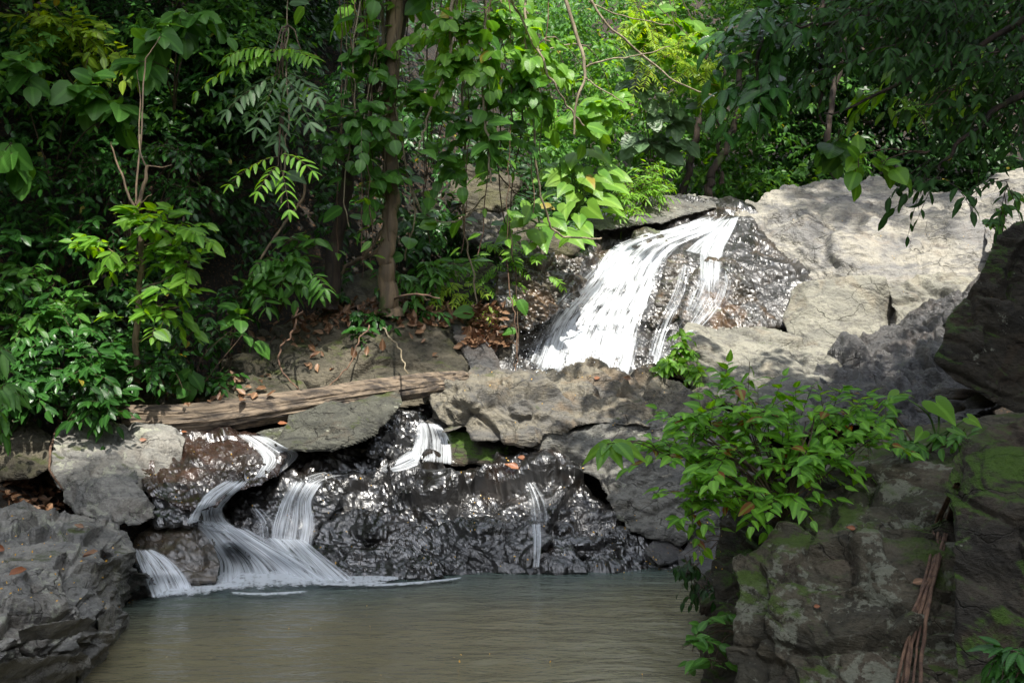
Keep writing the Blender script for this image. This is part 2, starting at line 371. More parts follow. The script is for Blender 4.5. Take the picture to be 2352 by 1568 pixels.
def white_water(name, lo, hi, fu=26, fv=1.2, col=(0.76, 0.80, 0.84), edge=0.18, maxa=0.97, fine=0.35, bump=0.25):
    """foaming water: opaque threads along the flow, clear water between them"""
    m, t, nd, ln = newmat(name)
    out = nd.new('ShaderNodeOutputMaterial')
    uv = nd.new('ShaderNodeUVMap').outputs[0]
    sp = nd.new('ShaderNodeSeparateXYZ'); ln.new(uv, sp.inputs[0])
    mp = nd.new('ShaderNodeMapping'); ln.new(uv, mp.inputs[0]); mp.inputs['Scale'].default_value = (fu, fv, 1)
    a = noise_node(t, mp.outputs[0], 1.0, 5, 0.6, 0.25)
    mp2 = nd.new('ShaderNodeMapping'); ln.new(uv, mp2.inputs[0]); mp2.inputs['Scale'].default_value = (fu * 4, fv * 2.4, 1)
    a2 = noise_node(t, mp2.outputs[0], 1.0, 4, 0.6, 0.1)
    mp3 = nd.new('ShaderNodeMapping'); ln.new(uv, mp3.inputs[0]); mp3.inputs['Scale'].default_value = (fu * 0.22, fv * 1.6, 1)
    a3 = noise_node(t, mp3.outputs[0], 1.0, 3, 0.5, 0.4)
    s = math_(t, 'ADD', math_(t, 'MULTIPLY', a, 0.5), math_(t, 'MULTIPLY', a2, fine))
    s = math_(t, 'ADD', s, math_(t, 'MULTIPLY', a3, 0.65 - fine))
    # fade at the two sides of the sheet, u runs 0..1 across
    e1 = ramp(t, sp.outputs[0], 0.0, edge); e2 = ramp(t, sp.outputs[0], 1.0, 1.0 - edge)
    e = math_(t, 'MULTIPLY', e1, e2)
    fa = nd.new('ShaderNodeAttribute'); fa.attribute_name = 'fade'
    e = math_(t, 'MULTIPLY', e, fa.outputs['Fac'])
    s2 = math_(t, 'SUBTRACT', s, math_(t, 'MULTIPLY', math_(t, 'SUBTRACT', 1.0, e), 0.42))
    al = math_(t, 'MULTIPLY', ramp(t, s2, lo, hi), maxa)
    b = nd.new('ShaderNodeBsdfPrincipled'); b.inputs['Base Color'].default_value = (*col, 1); b.inputs['Roughness'].default_value = 0.45
    bp = nd.new('ShaderNodeBump'); bp.inputs['Distance'].default_value = 0.03; bp.inputs['Strength'].default_value = bump
    ln.new(s, bp.inputs['Height']); ln.new(bp.outputs[0], b.inputs['Normal'])
    tl = nd.new('ShaderNodeBsdfTranslucent'); tl.inputs['Color'].default_value = (*col, 1)
    mx0 = nd.new('ShaderNodeMixShader'); mx0.inputs[0].default_value = 0.3; ln.new(b.outputs[0], mx0.inputs[1]); ln.new(tl.outputs[0], mx0.inputs[2])
    tp = nd.new('ShaderNodeBsdfTransparent')
    gl = nd.new('ShaderNodeBsdfGlossy'); gl.inputs['Roughness'].default_value = 0.12; ln.new(bp.outputs[0], gl.inputs['Normal'])
    clear = nd.new('ShaderNodeMixShader'); clear.inputs[0].default_value = 0.06; ln.new(tp.outputs[0], clear.inputs[1]); ln.new(gl.outputs[0], clear.inputs[2])
    cl2 = nd.new('ShaderNodeMixShader'); ln.new(e, cl2.inputs[0]); ln.new(tp.outputs[0], cl2.inputs[1]); ln.new(clear.outputs[0], cl2.inputs[2])
    mx = nd.new('ShaderNodeMixShader'); ln.new(al, mx.inputs[0]); ln.new(cl2.outputs[0], mx.inputs[1]); ln.new(mx0.outputs[0], mx.inputs[2])
    ln.new(mx.outputs[0], out.inputs[0])
    return m
M['fall_thick'] = white_water('falling_water_thick', 0.44, 0.63, fu=34, fv=3.0, maxa=0.99, bump=0.15)
M['fall_mid'] = white_water('falling_water', 0.45, 0.70, fu=22, bump=0.2)
M['fall_thin'] = white_water('falling_water_thin', 0.52, 0.74, fu=16)
M['fall_wide'] = white_water('spreading_water', 0.42, 0.68, fu=26, bump=0.2, maxa=0.95)
def drop_mat():
    m, t, nd, ln = newmat('water_drop'); out = nd.new('ShaderNodeOutputMaterial'); b_ = nd.new('ShaderNodeBsdfPrincipled')
    b_.inputs['Base Color'].default_value = (.8, .84, .88, 1); b_.inputs['Roughness'].default_value = .2; ln.new(b_.outputs[0], out.inputs[0]); return m
M['drop'] = drop_mat()
M['foam'] = white_water('foam', 0.36, 0.60, fu=7, fv=4.5, edge=0.4, maxa=0.92, fine=0.3)
# ------------------------------------------------------------------ terrain
def H(x, y):
    x = np.asarray(x, float); y = np.asarray(y, float)
    s = np.interp(y, [-25, -8, -2, 0, 9.4, 10.0, 11.2, 12.5, 13.8, 15, 16.8, 18.5, 24, 30, 42, 80], [6, 1.5, -.4, -1, -1, -.5, 0.1, 0.7, 1.0, 1.9, 3.1, 3.5, 4.3, 7, 18, 40])
    xl = np.interp(y, [-10, 5, 8.0, 8.9, 10, 11.5, 12.5, 13.5, 15, 17, 20, 30], [-5, -4.6, -4.2, -3.3, -4.0, -4.0, -3.4, -2.4, -0.75, 0.55, 1.8, 3])
    xr = np.interp(y, [-10, 0, 6, 8, 10, 12, 15, 20, 30], [4.0, 2.5, 2.7, 3.3, 4.0, 5.2, 8, 11, 15])
    t = np.maximum(0, xl - x); u = np.maximum(0, x - xr)
    lift = np.interp(y, [5, 8.2, 9, 10, 11], [0.6, 1.5, 1.2, 0.9, 0.5])
    z = s + np.where(t > 0, np.minimum(t * 3, 1) * lift + 1.05 * np.maximum(0, t - 0.4), 0) + np.where(u > 0, 1.25 * u, 0)
    p = np.stack([x.ravel(), y.ravel(), 0 * x.ravel()], 1)
    z = z + (0.10 * fbm(p * 1.3, 3, 5) + 0.03 * fbm(p * 6, 2, 8)).reshape(x.shape)
    return np.minimum(z, 34 + 0 * z)

def terrain():
    xs = np.concatenate([np.linspace(-60, -10, 40), np.arange(-9.9, 12, 0.12), np.linspace(12.2, 60, 40)])
    ys = np.concatenate([np.linspace(-45, 3, 40), np.arange(3.1, 22, 0.12), np.linspace(22.3, 90, 60)])
    X, Y = np.meshgrid(xs, ys); Zz = H(X, Y)
    n, m = len(ys), len(xs)
    i = np.arange(n - 1)[:, None] * m + np.arange(m - 1)[None]
    q = np.stack([i, i + 1, i + m + 1, i + m], -1).reshape(-1, 4)
    mb = MB(); mb.add(np.stack([X, Y, Zz], -1).reshape(-1, 3), quads=q)
    return tag(mb.build('hillside', M['soil']), kind='structure')
terrain()

def hill_depth(x, y, dmin=6.0, dmax=45.0):
    """distance at which a line of sight meets the hillside"""
    x = np.asarray(x, float); y = np.asarray(y, float)
    d = np.full(x.shape, dmin); done = np.zeros(x.shape, bool)
    for k in range(260):
        dd = dmin + (dmax - dmin) * (k / 259.0) ** 1.3
        zz = CH + (CY - y) / F * dd; xx = (x - CX) / F * dd
        hit = (H(xx, np.full(x.shape, dd)) > zz) & ~done
        d = np.where(hit, dd, d); done |= hit
    return np.where(done, d, dmax)

# ------------------------------------------------------------------ rocks
ROCKV = []; ROCKF = []; ROCKN = [0]
def poly_dist(px, py, poly):
    """signed distance (inside > 0) and the nearest point of the outline"""
    poly = np.asarray(poly, float); n = len(poly)
    best = np.full(px.shape, 1e18); bx = px.copy(); by = py.copy(); ins = np.zeros(px.shape, bool)
    for i in range(n):
        x1, y1 = poly[i]; x2, y2 = poly[(i + 1) % n]
        ex, ey = x2 - x1, y2 - y1; L = ex * ex + ey * ey + 1e-9
        t = np.clip(((px - x1) * ex + (py - y1) * ey) / L, 0, 1)
        qx = x1 + t * ex; qy = y1 + t * ey; dd = (px - qx) ** 2 + (py - qy) ** 2
        m = dd < best; best = np.where(m, dd, best); bx = np.where(m, qx, bx); by = np.where(m, qy, by)
        c = ((y1 > py) != (y2 > py)) & (px < ex * (py - y1) / (ey if abs(ey) > 1e-9 else 1e-9) + x1)
        ins ^= c
    d = np.sqrt(best)
    return np.where(ins, d, -d), bx, by

def rough_outline(o, amp, seed):
    o = np.asarray(o, float); r = []
    n = len(o)
    for i in range(n):
        a, b = o[i], o[(i + 1) % n]; L = np.linalg.norm(b - a); k = max(1, int(L / 14))
        for j in range(k): r.append(a + (b - a) * j / k)
    r = np.array(r)
    p = np.concatenate([r / 34.0, np.full((len(r), 1), seed * 3.3)], 1)
    r[:, 0] += amp * fbm(p, 2, seed); r[:, 1] += amp * fbm(p + 31, 2, seed + 9)
    return r

def rock(name, mat, label, cat, outline, ctrl, thick=0.8, roll=22, rollk=1.0, a=(0.10, 0.05, 0.02), f=(1.4, 4.0, 11.0), bed=(1, 1, 2.0), rot=0.25,
         step=3.2, seed=1, group=None, rug=4, crack=0.05, slope=0.7, parent=None, kind=None, smooth=False, power=2.0, fm=0.35, rg=1.0, blur=1):
    o = rough_outline(outline, rug, seed)
    x0, y0 = o.min(0) - step; x1, y1 = o.max(0) + step
    gx = np.arange(x0, x1 + step, step); gy = np.arange(y0, y1 + step, step)
    X, Y = np.meshgrid(gx, gy)
    D, BX, BY = poly_dist(X, Y, o)
    keepv = D > -step * 0.75
    X2 = np.where(D < 0, BX, X); Y2 = np.where(D < 0, BY, Y); E = np.maximum(D, 0)
    c = np.array(ctrl, float); k = len(c)
    K = np.linalg.norm(c[:, None, :2] - c[None, :, :2], axis=2) / 100.0
    A = np.zeros((k + 3, k + 3)); A[:k, :k] = K + np.eye(k) * 1e-6
    A[:k, k] = 1; A[:k, k + 1:] = c[:, :2] / 100.0; A[k:, :k] = A[:k, k:].T
    if k < 4: A[k:, k:] += np.eye(3) * 1e-3
    wts = np.linalg.lstsq(A, np.concatenate([c[:, 2], np.zeros(3)]), rcond=None)[0]
    d = wts[k] + wts[k + 1] * X2 / 100 + wts[k + 2] * Y2 / 100
    for i in range(k): d = d + wts[i] * np.sqrt((X2 - c[i, 0]) ** 2 + (Y2 - c[i, 1]) ** 2) / 100.0
    d = np.clip(d, c[:, 2].min() - 0.4, c[:, 2].max() + 0.8)
    dm = c[:, 2].mean()
    e = np.clip(1 - E / roll, 0, 1)
    d = d + rollk * roll * dm / F * (1 - np.sqrt(np.maximum(0, 1 - e ** power)))
    V = np.stack([(X2 - CX) / F * d, d, CH + (CY - Y2) / F * d], -1)
    gyv = np.gradient(V, axis=0); gxv = np.gradient(V, axis=1)
    nn = nrm(np.cross(gxv.reshape(-1, 3), gyv.reshape(-1, 3)))
    v = V.reshape(-1, 3)
    nn = np.where((nn[:, 1] > 0)[:, None], -nn, nn)
    G = nn.reshape(X.shape + (3,))
    for _ in range(8):
        Gp = np.pad(G, ((1, 1), (1, 1), (0, 0)), mode='edge')
        G = (Gp[:-2, 1:-1] + Gp[2:, 1:-1] + Gp[1:-1, :-2] + Gp[1:-1, 2:] + Gp[1:-1, 1:-1]) / 5
    nn = nrm(G.reshape(-1, 3) + np.array([0, -0.25, 0]))
    wet_ = mat in ('wet', 'wetred', 'wetmoss')
    a = (a[0] * 0.8, a[1] * (0.7 if wet_ else 0.5), a[2] * (0.9 if wet_ else 0.35)); f = (f[0] * 0.72, f[1] * 0.65, f[2] * 0.7)
    vw = nrm(v - np.array([0, 0, CH])); face = np.clip(2.4 * np.abs((nn * vw).sum(1)), fm, 1)
    ca, sa = math.cos(rot), math.sin(rot)
    R = np.array([[ca, 0, sa], [0, 1, 0], [-sa, 0, ca]])
    q = (v @ R) * np.array(bed)
    wv = 0.16 * np.stack([vnoise(q * 2.1, seed + 50), vnoise(q * 2.1, seed + 51), vnoise(q * 2.1, seed + 52)], 1)
    q = q + wv
    disp = a[0] * facet(q * f[0], seed * 17, slope, crack) + a[1] * facet(q * f[1] + 5, seed * 17 + 9, slope, crack * 1.3) + a[2] * facet(q * f[2] + 9, seed * 5 + 3, slope, 0.0) \
        + a[1] * 0.5 * fbm(v * 3.0, 3, seed) + a[2] * 0.5 * fbm(v * 18.0, 3, seed + 4)
    def ridged(p_, s_): return (1 - 2 * np.abs(vnoise(p_, s_))) + .5 * (1 - 2 * np.abs(vnoise(p_ * 2.1 + 3, s_ + 1))) + .25 * (1 - 2 * np.abs(vnoise(p_ * 4.3 + 3, s_ + 2)))
    DD = disp.reshape(X.shape)
    for _ in range(blur):
        Dp = np.pad(DD, 1, mode='edge')
        DD = (Dp[:-2, 1:-1] + Dp[2:, 1:-1] + Dp[1:-1, :-2] + Dp[1:-1, 2:] + 2 * Dp[1:-1, 1:-1] + .5 * (Dp[:-2, :-2] + Dp[2:, 2:] + Dp[:-2, 2:] + Dp[2:, :-2])) / 8
    q2 = q @ np.array([[.8, .3, .2], [-.2, .9, .4], [.3, -.3, .9]])
    disp = DD.ravel() + rg * a[1] * 0.85 * ridged(q2 * 1.7, seed + 70) + (rg * a[2] * 1.3) * ridged(q2 * 6.5, seed + 80) + a[2] * 0.6 * fbm(v * 26.0, 2, seed + 14) + (0.005 * fbm(v * np.array([9., 9., 14.]) + 1.5 * wv, 3, seed + 24) if wet_ else 0)
    v = v + nn * (disp * face)[:, None]
    ny, nx = X.shape
    idx = np.arange(ny * nx).reshape(ny, nx)
    kv = keepv
    okq = kv[:-1, :-1] & kv[:-1, 1:] & kv[1:, 1:] & kv[1:, :-1] & ((D[:-1, :-1] > 0) | (D[:-1, 1:] > 0) | (D[1:, 1:] > 0) | (D[1:, :-1] > 0))
    Q = np.stack([idx[:-1, :-1][okq], idx[1:, :-1][okq], idx[1:, 1:][okq], idx[:-1, 1:][okq]], 1)
    used = np.unique(Q); rem = np.full(ny * nx, -1); rem[used] = np.arange(len(used))
    Q = rem[Q]; v = v[used]
    # close it: the rim is drawn back by its thickness and capped
    ed = np.concatenate([Q[:, [0, 1]], Q[:, [1, 2]], Q[:, [2, 3]], Q[:, [3, 0]]])
    key = np.sort(ed, 1); kk = key[:, 0] * (len(v) + 1) + key[:, 1]
    u, inv, cnt = np.unique(kk, return_inverse=True, return_counts=True)
    be = ed[cnt[inv] == 1]
    bv = np.unique(be); cen = v[bv].mean(0)
    nv = len(v); rings = []
    layers = [(0.3, 0.96), (0.75, 0.84), (1.0, 0.55)]
    camp = np.array([0, 0, CH]); ringp = v.copy()
    for _ in range(10):
        acc = np.zeros_like(v); cn = np.zeros(len(v))
        np.add.at(acc, be[:, 0], ringp[be[:, 1]]); np.add.at(acc, be[:, 1], ringp[be[:, 0]])
        np.add.at(cn, be[:, 0], 1); np.add.at(cn, be[:, 1], 1)
        mk = cn > 0; ringp[mk] = .5 * ringp[mk] + .5 * acc[mk] / cn[mk][:, None]
    bm_ = np.full(nv, -1); bm_[bv] = np.arange(len(bv))
    allv = [v]; quads = [Q]; prev = bv
    for li, (tk, sc_) in enumerate(layers):
        rv = ringp[bv]; nvv = camp + (rv - camp) * (1 + thick * tk / cen[1]); c2 = camp + (cen - camp) * (1 + thick * tk / cen[1])
        nvv = c2 + (nvv - c2) * np.array([sc_, 1, sc_])
        if li == 2: nvv[:, 1] = nvv[:, 1] * 0.4 + c2[1] * 0.6
        start = nv + li * len(bv); ids = start + np.arange(len(bv))
        a0 = prev[bm_[be[:, 0]]]; a1 = prev[bm_[be[:, 1]]]; b0 = ids[bm_[be[:, 0]]]; b1 = ids[bm_[be[:, 1]]]
        quads.append(np.stack([a1, a0, b0, b1], 1)); allv.append(nvv); prev = ids
    cid = nv + 3 * len(bv); allv.append((cen + np.array([0, thick, 0]))[None])
    tr = np.stack([prev[bm_[be[:, 1]]], prev[bm_[be[:, 0]]], np.full(len(be), cid)], 1)
    Vt = np.concatenate(allv); Qt = np.concatenate(quads)
    mb = MB(); mb.add(Vt, tris=tr, quads=Qt)
    ROCKV.append(Vt); ROCKF.append(Qt + ROCKN[0]); ROCKN[0] += len(Vt)
    org = (cen[0], cen[1] + thick * 0.3, Vt[:, 2].min())
    ob = mb.build(name, M[mat], parent, None if parent else org, smooth=smooth)
    if not parent: tag(ob, label, cat, group, kind)
    return ob

GB = 'boulders and rock slabs along the stream'
def R_(name, mat, label, outline, ctrl, **k):
    k.setdefault('group', GB)
    return rock(name, mat, label, k.pop('cat', 'rock'), outline, ctrl, **k)

# --- behind: waterfall rock face and the big pale rocks on the right
R_('cliff', 'wetcliff', 'dark wet rock face that the tall waterfall runs down', [(1125, 640), (1150, 600), (1235, 592), (1330, 585), (1370, 540), (1345, 505), (1380, 480), (1460, 462), (1560, 452), (1672, 462), (1725, 475), (1752, 560), (1840, 615), (1880, 660), (1850, 720), (1790, 770), (1600, 830), (1500, 880), (1140, 880), (1122, 760)],
   [(1130, 610, 13.7), (1250, 600, 14.0), (1200, 850, 13.3), (1150, 720, 13.6), (1400, 560, 15.2), (1300, 700, 14.4), (1300, 840, 13.8), (1640, 480, 16.9), (1450, 475, 16.2), (1700, 520, 16.3), (1600, 600, 15.3), (1560, 720, 14.6), (1450, 830, 13.9), (1840, 650, 15.0), (1700, 740, 14.5)],
   thick=2.0, a=(0.16, 0.07, 0.03), f=(1.1, 3.2, 9.0), step=3.6, seed=3, cat='cliff')
R_('rock', 'wetmoss', 'brown and green mossed rock rib standing between two streams of the waterfall', [(1500, 700), (1520, 640), (1535, 600), (1560, 585), (1585, 600), (1600, 650), (1585, 700), (1545, 740), (1500, 755), (1485, 740)],
   [(1540, 600, 15.1), (1500, 740, 14.4), (1580, 640, 15.0), (1550, 680, 14.6)], thick=0.5, a=(0.05, 0.04, 0.02), seed=4, roll=18)
R_('rock', 'wetmoss', 'brown wet rock streaked with green moss under the thin right stream of the waterfall', [(1585, 640), (1620, 600), (1680, 600), (1720, 640), (1740, 700), (1790, 755), (1640, 770), (1570, 765), (1560, 720)],
   [(1620, 610, 15.0), (1680, 640, 14.8), (1600, 750, 14.2), (1760, 740, 14.3)], thick=0.5, a=(0.07, 0.05, 0.02), seed=5, roll=18)
R_('rock', 'wetmoss', 'rounded green mossy rock parting the water near the waterfall top', [(1450, 555), (1455, 535), (1480, 525), (1512, 530), (1530, 550), (1525, 575), (1490, 590), (1455, 585)],
   [(1460, 535, 15.4), (1510, 540, 15.4), (1490, 585, 15.1), (1490, 555, 15.1)], thick=0.5, a=(0.04, 0.03, 0.01), seed=6, roll=24)
R_('rock', 'grey', 'flat grey rock ledge with moss at the top left of the waterfall', [(1345, 512), (1372, 490), (1440, 470), (1500, 455), (1560, 452), (1640, 456), (1675, 464), (1660, 478), (1590, 492), (1520, 512), (1450, 520), (1380, 535)],
   [(1350, 515, 15.3), (1450, 510, 15.5), (1520, 470, 16.4), (1650, 468, 17.0), (1590, 490, 16.3)], thick=0.8, a=(0.09, 0.05, 0.02), seed=7, roll=16)
R_('rock', 'wetmoss', 'reddish brown damp rock wall just left of the waterfall', [(1150, 700), (1140, 640), (1165, 600), (1230, 590), (1300, 590), (1340, 600), (1330, 660), (1300, 700), (1250, 740), (1210, 760), (1160, 750)],
   [(1160, 610, 13.5), (1320, 610, 14.1), (1200, 740, 13.3), (1250, 660, 13.6)], thick=0.6, a=(0.09, 0.06, 0.03), seed=8, roll=18)
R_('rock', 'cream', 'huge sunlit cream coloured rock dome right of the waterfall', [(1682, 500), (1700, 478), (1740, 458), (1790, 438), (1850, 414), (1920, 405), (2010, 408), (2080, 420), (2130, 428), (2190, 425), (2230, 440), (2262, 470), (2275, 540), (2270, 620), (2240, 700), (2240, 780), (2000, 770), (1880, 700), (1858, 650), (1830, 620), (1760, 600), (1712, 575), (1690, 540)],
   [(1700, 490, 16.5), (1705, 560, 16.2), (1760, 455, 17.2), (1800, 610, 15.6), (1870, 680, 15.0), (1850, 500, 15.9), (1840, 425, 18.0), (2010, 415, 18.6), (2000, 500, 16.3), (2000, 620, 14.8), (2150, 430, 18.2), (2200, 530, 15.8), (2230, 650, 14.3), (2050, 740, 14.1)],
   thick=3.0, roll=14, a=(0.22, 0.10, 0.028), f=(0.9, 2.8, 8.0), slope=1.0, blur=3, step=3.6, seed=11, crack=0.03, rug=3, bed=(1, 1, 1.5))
R_('rock', 'cream', 'cream and violet grey rock hump at the far right behind the pale dome', [(2225, 470), (2240, 435), (2290, 410), (2352, 396), (2440, 385), (2440, 640), (2260, 640), (2270, 560), (2250, 510)],
   [(2240, 450, 17.2), (2400, 400, 17.4), (2270, 600, 14.0), (2400, 600, 14.2), (2330, 500, 15.3)], thick=2.5, roll=16, a=(0.16, 0.06, 0.02), f=(0.8, 2.8, 8.0), seed=12, crack=0.03)
R_('rock', 'pale', 'square pale block with flat cracked face under the cream dome', [(1795, 735), (1812, 700), (1818, 668), (1835, 652), (1870, 645), (1960, 633), (2032, 636), (2048, 690), (2060, 735), (2060, 790), (1990, 830), (1880, 830), (1820, 800)],
   [(1800, 740, 14.0), (1822, 665, 14.4), (1850, 680, 13.95), (1950, 650, 13.9), (2022, 650, 13.85), (2028, 760, 13.6), (2056, 740, 14.2), (1880, 800, 13.3)], thick=1.2, roll=7, a=(0.035, 0.025, 0.012), f=(0.9, 3.0, 9.0), seed=13, rug=3, slope=0.4, crack=0.03)
R_('rock', 'pale', 'pale grey rocks stacked between the square block and the dark mossy overhang', [(2035, 650), (2120, 640), (2200, 630), (2260, 640), (2260, 760), (2150, 800), (2050, 790), (2060, 730)],
   [(2060, 660, 14.0), (2240, 650, 13.9), (2100, 760, 13.4), (2230, 750, 13.2)], thick=1.0, roll=10, a=(0.14, 0.08, 0.02), f=(1.3, 3.5, 9), seed=14, bed=(1, 1, 2.8))
R_('boulder', 'pale', 'blocky pale boulder with a flat top beside the foot of the waterfall', [(1548, 860), (1560, 800), (1556, 766), (1575, 752), (1640, 750), (1700, 760), (1780, 764), (1830, 790), (1890, 800), (1960, 830), (1940, 900), (1840, 930), (1700, 930), (1600, 900)],
   [(1565, 765, 13.0), (1640, 757, 13.3), (1760, 770, 13.3), (1600, 800, 12.6), (1650, 860, 12.4), (1760, 840, 12.5), (1870, 820, 12.9), (1860, 900, 12.1), (1700, 910, 12.0), (1575, 870, 12.6)], thick=1.2, roll=10, a=(0.16, 0.09, 0.02), f=(1.1, 3.0, 9.0), seed=15, rug=4, slope=0.55, cat='boulder')
R_('rock', 'wetgrey', 'dark layered rock bank below the square pale block', [(1850, 900), (1880, 830), (1930, 785), (2000, 750), (2060, 738), (2130, 700), (2200, 680), (2260, 660), (2290, 740), (2290, 960), (2100, 985), (1950, 975), (1840, 960)],
   [(1870, 860, 12.3), (1950, 790, 12.9), (2060, 745, 13.3), (2230, 680, 13.2), (2250, 900, 11.0), (2050, 860, 12.0), (2100, 960, 11.0), (1900, 950, 11.4)], thick=1.5, roll=12, a=(0.24, 0.14, 0.04), fm=0.6, f=(1.7, 4.0, 10.0), seed=16, bed=(1, 1, 3.0), rot=0.5)
R_('rock', 'grey', 'low rounded grey rock half hidden behind the leafy foreground shrub', [(1725, 905), (1760, 880), (1800, 866), (1850, 875), (1895, 905), (1910, 960), (1850, 1000), (1740, 1000), (1715, 950)],
   [(1760, 885, 11.9), (1850, 885, 11.9), (1800, 960, 11.2)], thick=0.6, roll=26, a=(0.06, 0.04, 0.015), seed=17)

# --- mossy bank behind the log
R_('boulder', 'mossy', 'huge rounded mossy boulder behind the fallen log, its right side black and wet', [(480, 930), (500, 870), (540, 810), (610, 742), (700, 712), (800, 705), (900, 700), (985, 705), (1050, 722), (1095, 760), (1130, 810), (1155, 860), (1120, 905), (900, 940), (700, 950), (520, 950)],
   [(560, 800, 12.5), (700, 725, 13.1), (900, 710, 13.3), (1050, 740, 13.2), (1120, 830, 12.8), (1080, 890, 12.1), (900, 900, 11.9), (700, 900, 11.8), (540, 910, 11.8), (850, 790, 12.3)],
   thick=1.5, roll=20, a=(0.14, 0.09, 0.022), f=(1.0, 3.0, 8.0), seed=21, bed=(1, 1, 2.6), rot=-0.1, cat='boulder')
R_('rock', 'wetgrey', 'sloping bluish wet rock shoulder draining beside the mossy boulder', [(1035, 745), (1060, 740), (1100, 770), (1140, 820), (1158, 862), (1120, 880), (1085, 850), (1060, 800)],
   [(1050, 750, 13.0), (1100, 780, 12.9), (1120, 860, 12.3), (1075, 810, 12.6)], thick=0.5, roll=16, a=(0.05, 0.04, 0.015), seed=22)
R_('rock', 'mossy', 'low yellow green mossed rock just above the left half of the log', [(495, 930), (510, 885), (560, 865), (640, 860), (700, 880), (715, 930), (600, 960), (500, 950)],
   [(540, 880, 11.7), (660, 880, 11.7), (600, 930, 11.3)], thick=0.5, roll=26, a=(0.06, 0.04, 0.02), seed=23)
R_('rock', 'mossy', 'brown rock under small leaves above the left end of the log', [(265, 950), (290, 900), (340, 875), (420, 870), (500, 880), (520, 930), (420, 960), (300, 970)],
   [(310, 900, 11.6), (450, 885, 11.7), (400, 940, 11.2)], thick=0.5, roll=24, a=(0.06, 0.04, 0.02), seed=24)
for lab, (cx, cy, rx, ry, d), sd_, mt in [('mossy ledge rock on the dark bank under the taro leaves', (1230, 560, 110, 50, 14.2), 25, 'mossy'), ('grey rock on the bank right of the pale tree trunk', (1075, 650, 90, 50, 13.8), 26, 'mossy'),
                               ('mossy block high on the bank behind the hanging vines', (1110, 440, 80, 60, 14.8), 27, 'mossy'), ('dark rock at the foot of the pale tree trunk', (850, 670, 90, 35, 13.7), 28, 'mossy'),
                               ('brown rock on the bank between vines and taro plant', (1130, 520, 90, 45, 14.3), 29, 'greytan'), ('damp rock under the dead leaf pile left of the waterfall', (1120, 770, 60, 70, 13.3), 30, 'darkmoss')]:
    an = np.linspace(0, 2 * np.pi, 12, endpoint=False)
    R_('rock', mt, lab, np.stack([cx + rx * np.cos(an), cy + ry * np.sin(an)], 1), [(cx - rx, cy - ry, d + .3), (cx + rx, cy - ry, d + .3), (cx, cy, d - .1), (cx, cy + ry, d - .3)], thick=0.8, roll=24, a=(0.12, 0.06, 0.02), seed=sd_, f=(1.6, 4, 10), rug=8)

# --- central boulder, slabs, rocks around the log
R_('rock', 'wet', 'black wet rock in the hollow under the log', [(880, 960), (910, 905), (960, 890), (1010, 900), (1040, 960), (1060, 1040), (980, 1050), (880, 1040)],
   [(920, 910, 12.0), (1000, 910, 12.0), (960, 1030, 11.4)], thick=0.6, roll=10, a=(0.06, 0.04, 0.015), seed=31)
R_('boulder', 'greytan', 'wide fractured grey and tan boulder in front of the waterfall foot', [(985, 905), (1000, 882), (1060, 872), (1100, 852), (1200, 842), (1300, 847), (1385, 836), (1440, 850), (1510, 842), (1580, 868), (1630, 900), (1720, 935), (1760, 1000), (1560, 985), (1440, 975), (1370, 970), (1300, 985), (1240, 1003), (1200, 1012), (1140, 1016), (1085, 1008), (1060, 982), (990, 985), (985, 940)],
   [(1000, 890, 11.7), (1100, 862, 12.2), (1250, 850, 12.5), (1400, 845, 12.6), (1560, 865, 12.5), (1080, 920, 11.1), (1200, 930, 11.0), (1350, 900, 11.5), (1500, 930, 11.3), (1140, 1005, 10.9), (1250, 990, 11.0), (1370, 965, 11.1), (1600, 970, 11.1), (1000, 975, 11.5), (1720, 950, 11.4)],
   thick=1.3, roll=12, a=(0.24, 0.13, 0.03), f=(1.6, 4.2, 10.0), step=3.0, fm=0.6, seed=38, bed=(1, 1, 1.8), rot=0.35, cat='boulder', slope=0.8)
R_('rock', 'darkmoss', 'dark rock wedged below the left end of the wide grey boulder', [(1030, 1000), (1040, 985), (1100, 1005), (1180, 1015), (1260, 1005), (1240, 1060), (1040, 1065)],
   [(1050, 1000, 11.4), (1200, 1010, 11.3), (1120, 1050, 11.0)], thick=0.5, roll=10, a=(0.05, 0.04, 0.015), seed=33)
R_('rock', 'grey', 'lichen spotted grey rock slab sloping down to the right edge of the wet rocks', [(1205, 1040), (1235, 1008), (1290, 985), (1370, 968), (1460, 965), (1600, 960), (1740, 950), (1760, 1100), (1700, 1250), (1560, 1245), (1440, 1215), (1405, 1160), (1370, 1100), (1300, 1065), (1215, 1058)],
   [(1220, 1040, 11.0), (1370, 980, 11.15), (1600, 975, 11.1), (1400, 1080, 10.6), (1550, 1090, 10.4), (1440, 1200, 10.1), (1600, 1230, 9.9), (1720, 1100, 10.3), (1300, 1050, 10.8)],
   thick=1.0, roll=12, a=(0.16, 0.10, 0.03), f=(1.4, 4.0, 9.0), step=3.0, fm=0.6, seed=34, bed=(1, 1, 2.4), rot=-0.3)
R_('rock', 'darkslab', 'long leaning dark grey slab propped against the log', [(588, 992), (640, 976), (700, 950), (760, 930), (860, 896), (912, 892), (922, 930), (885, 980), (825, 1012), (765, 1036), (690, 1036), (625, 1022)],
   [(600, 990, 10.7), (760, 935, 11.0), (900, 897, 11.2), (760, 960, 10.65), (880, 930, 10.75), (720, 1030, 10.35), (840, 995, 10.5), (640, 1010, 10.5)],
   thick=0.5, roll=14, a=(0.09, 0.06, 0.02), f=(1.3, 3.6, 9.0), step=3.6, seed=35, rug=4, rot=-0.4)
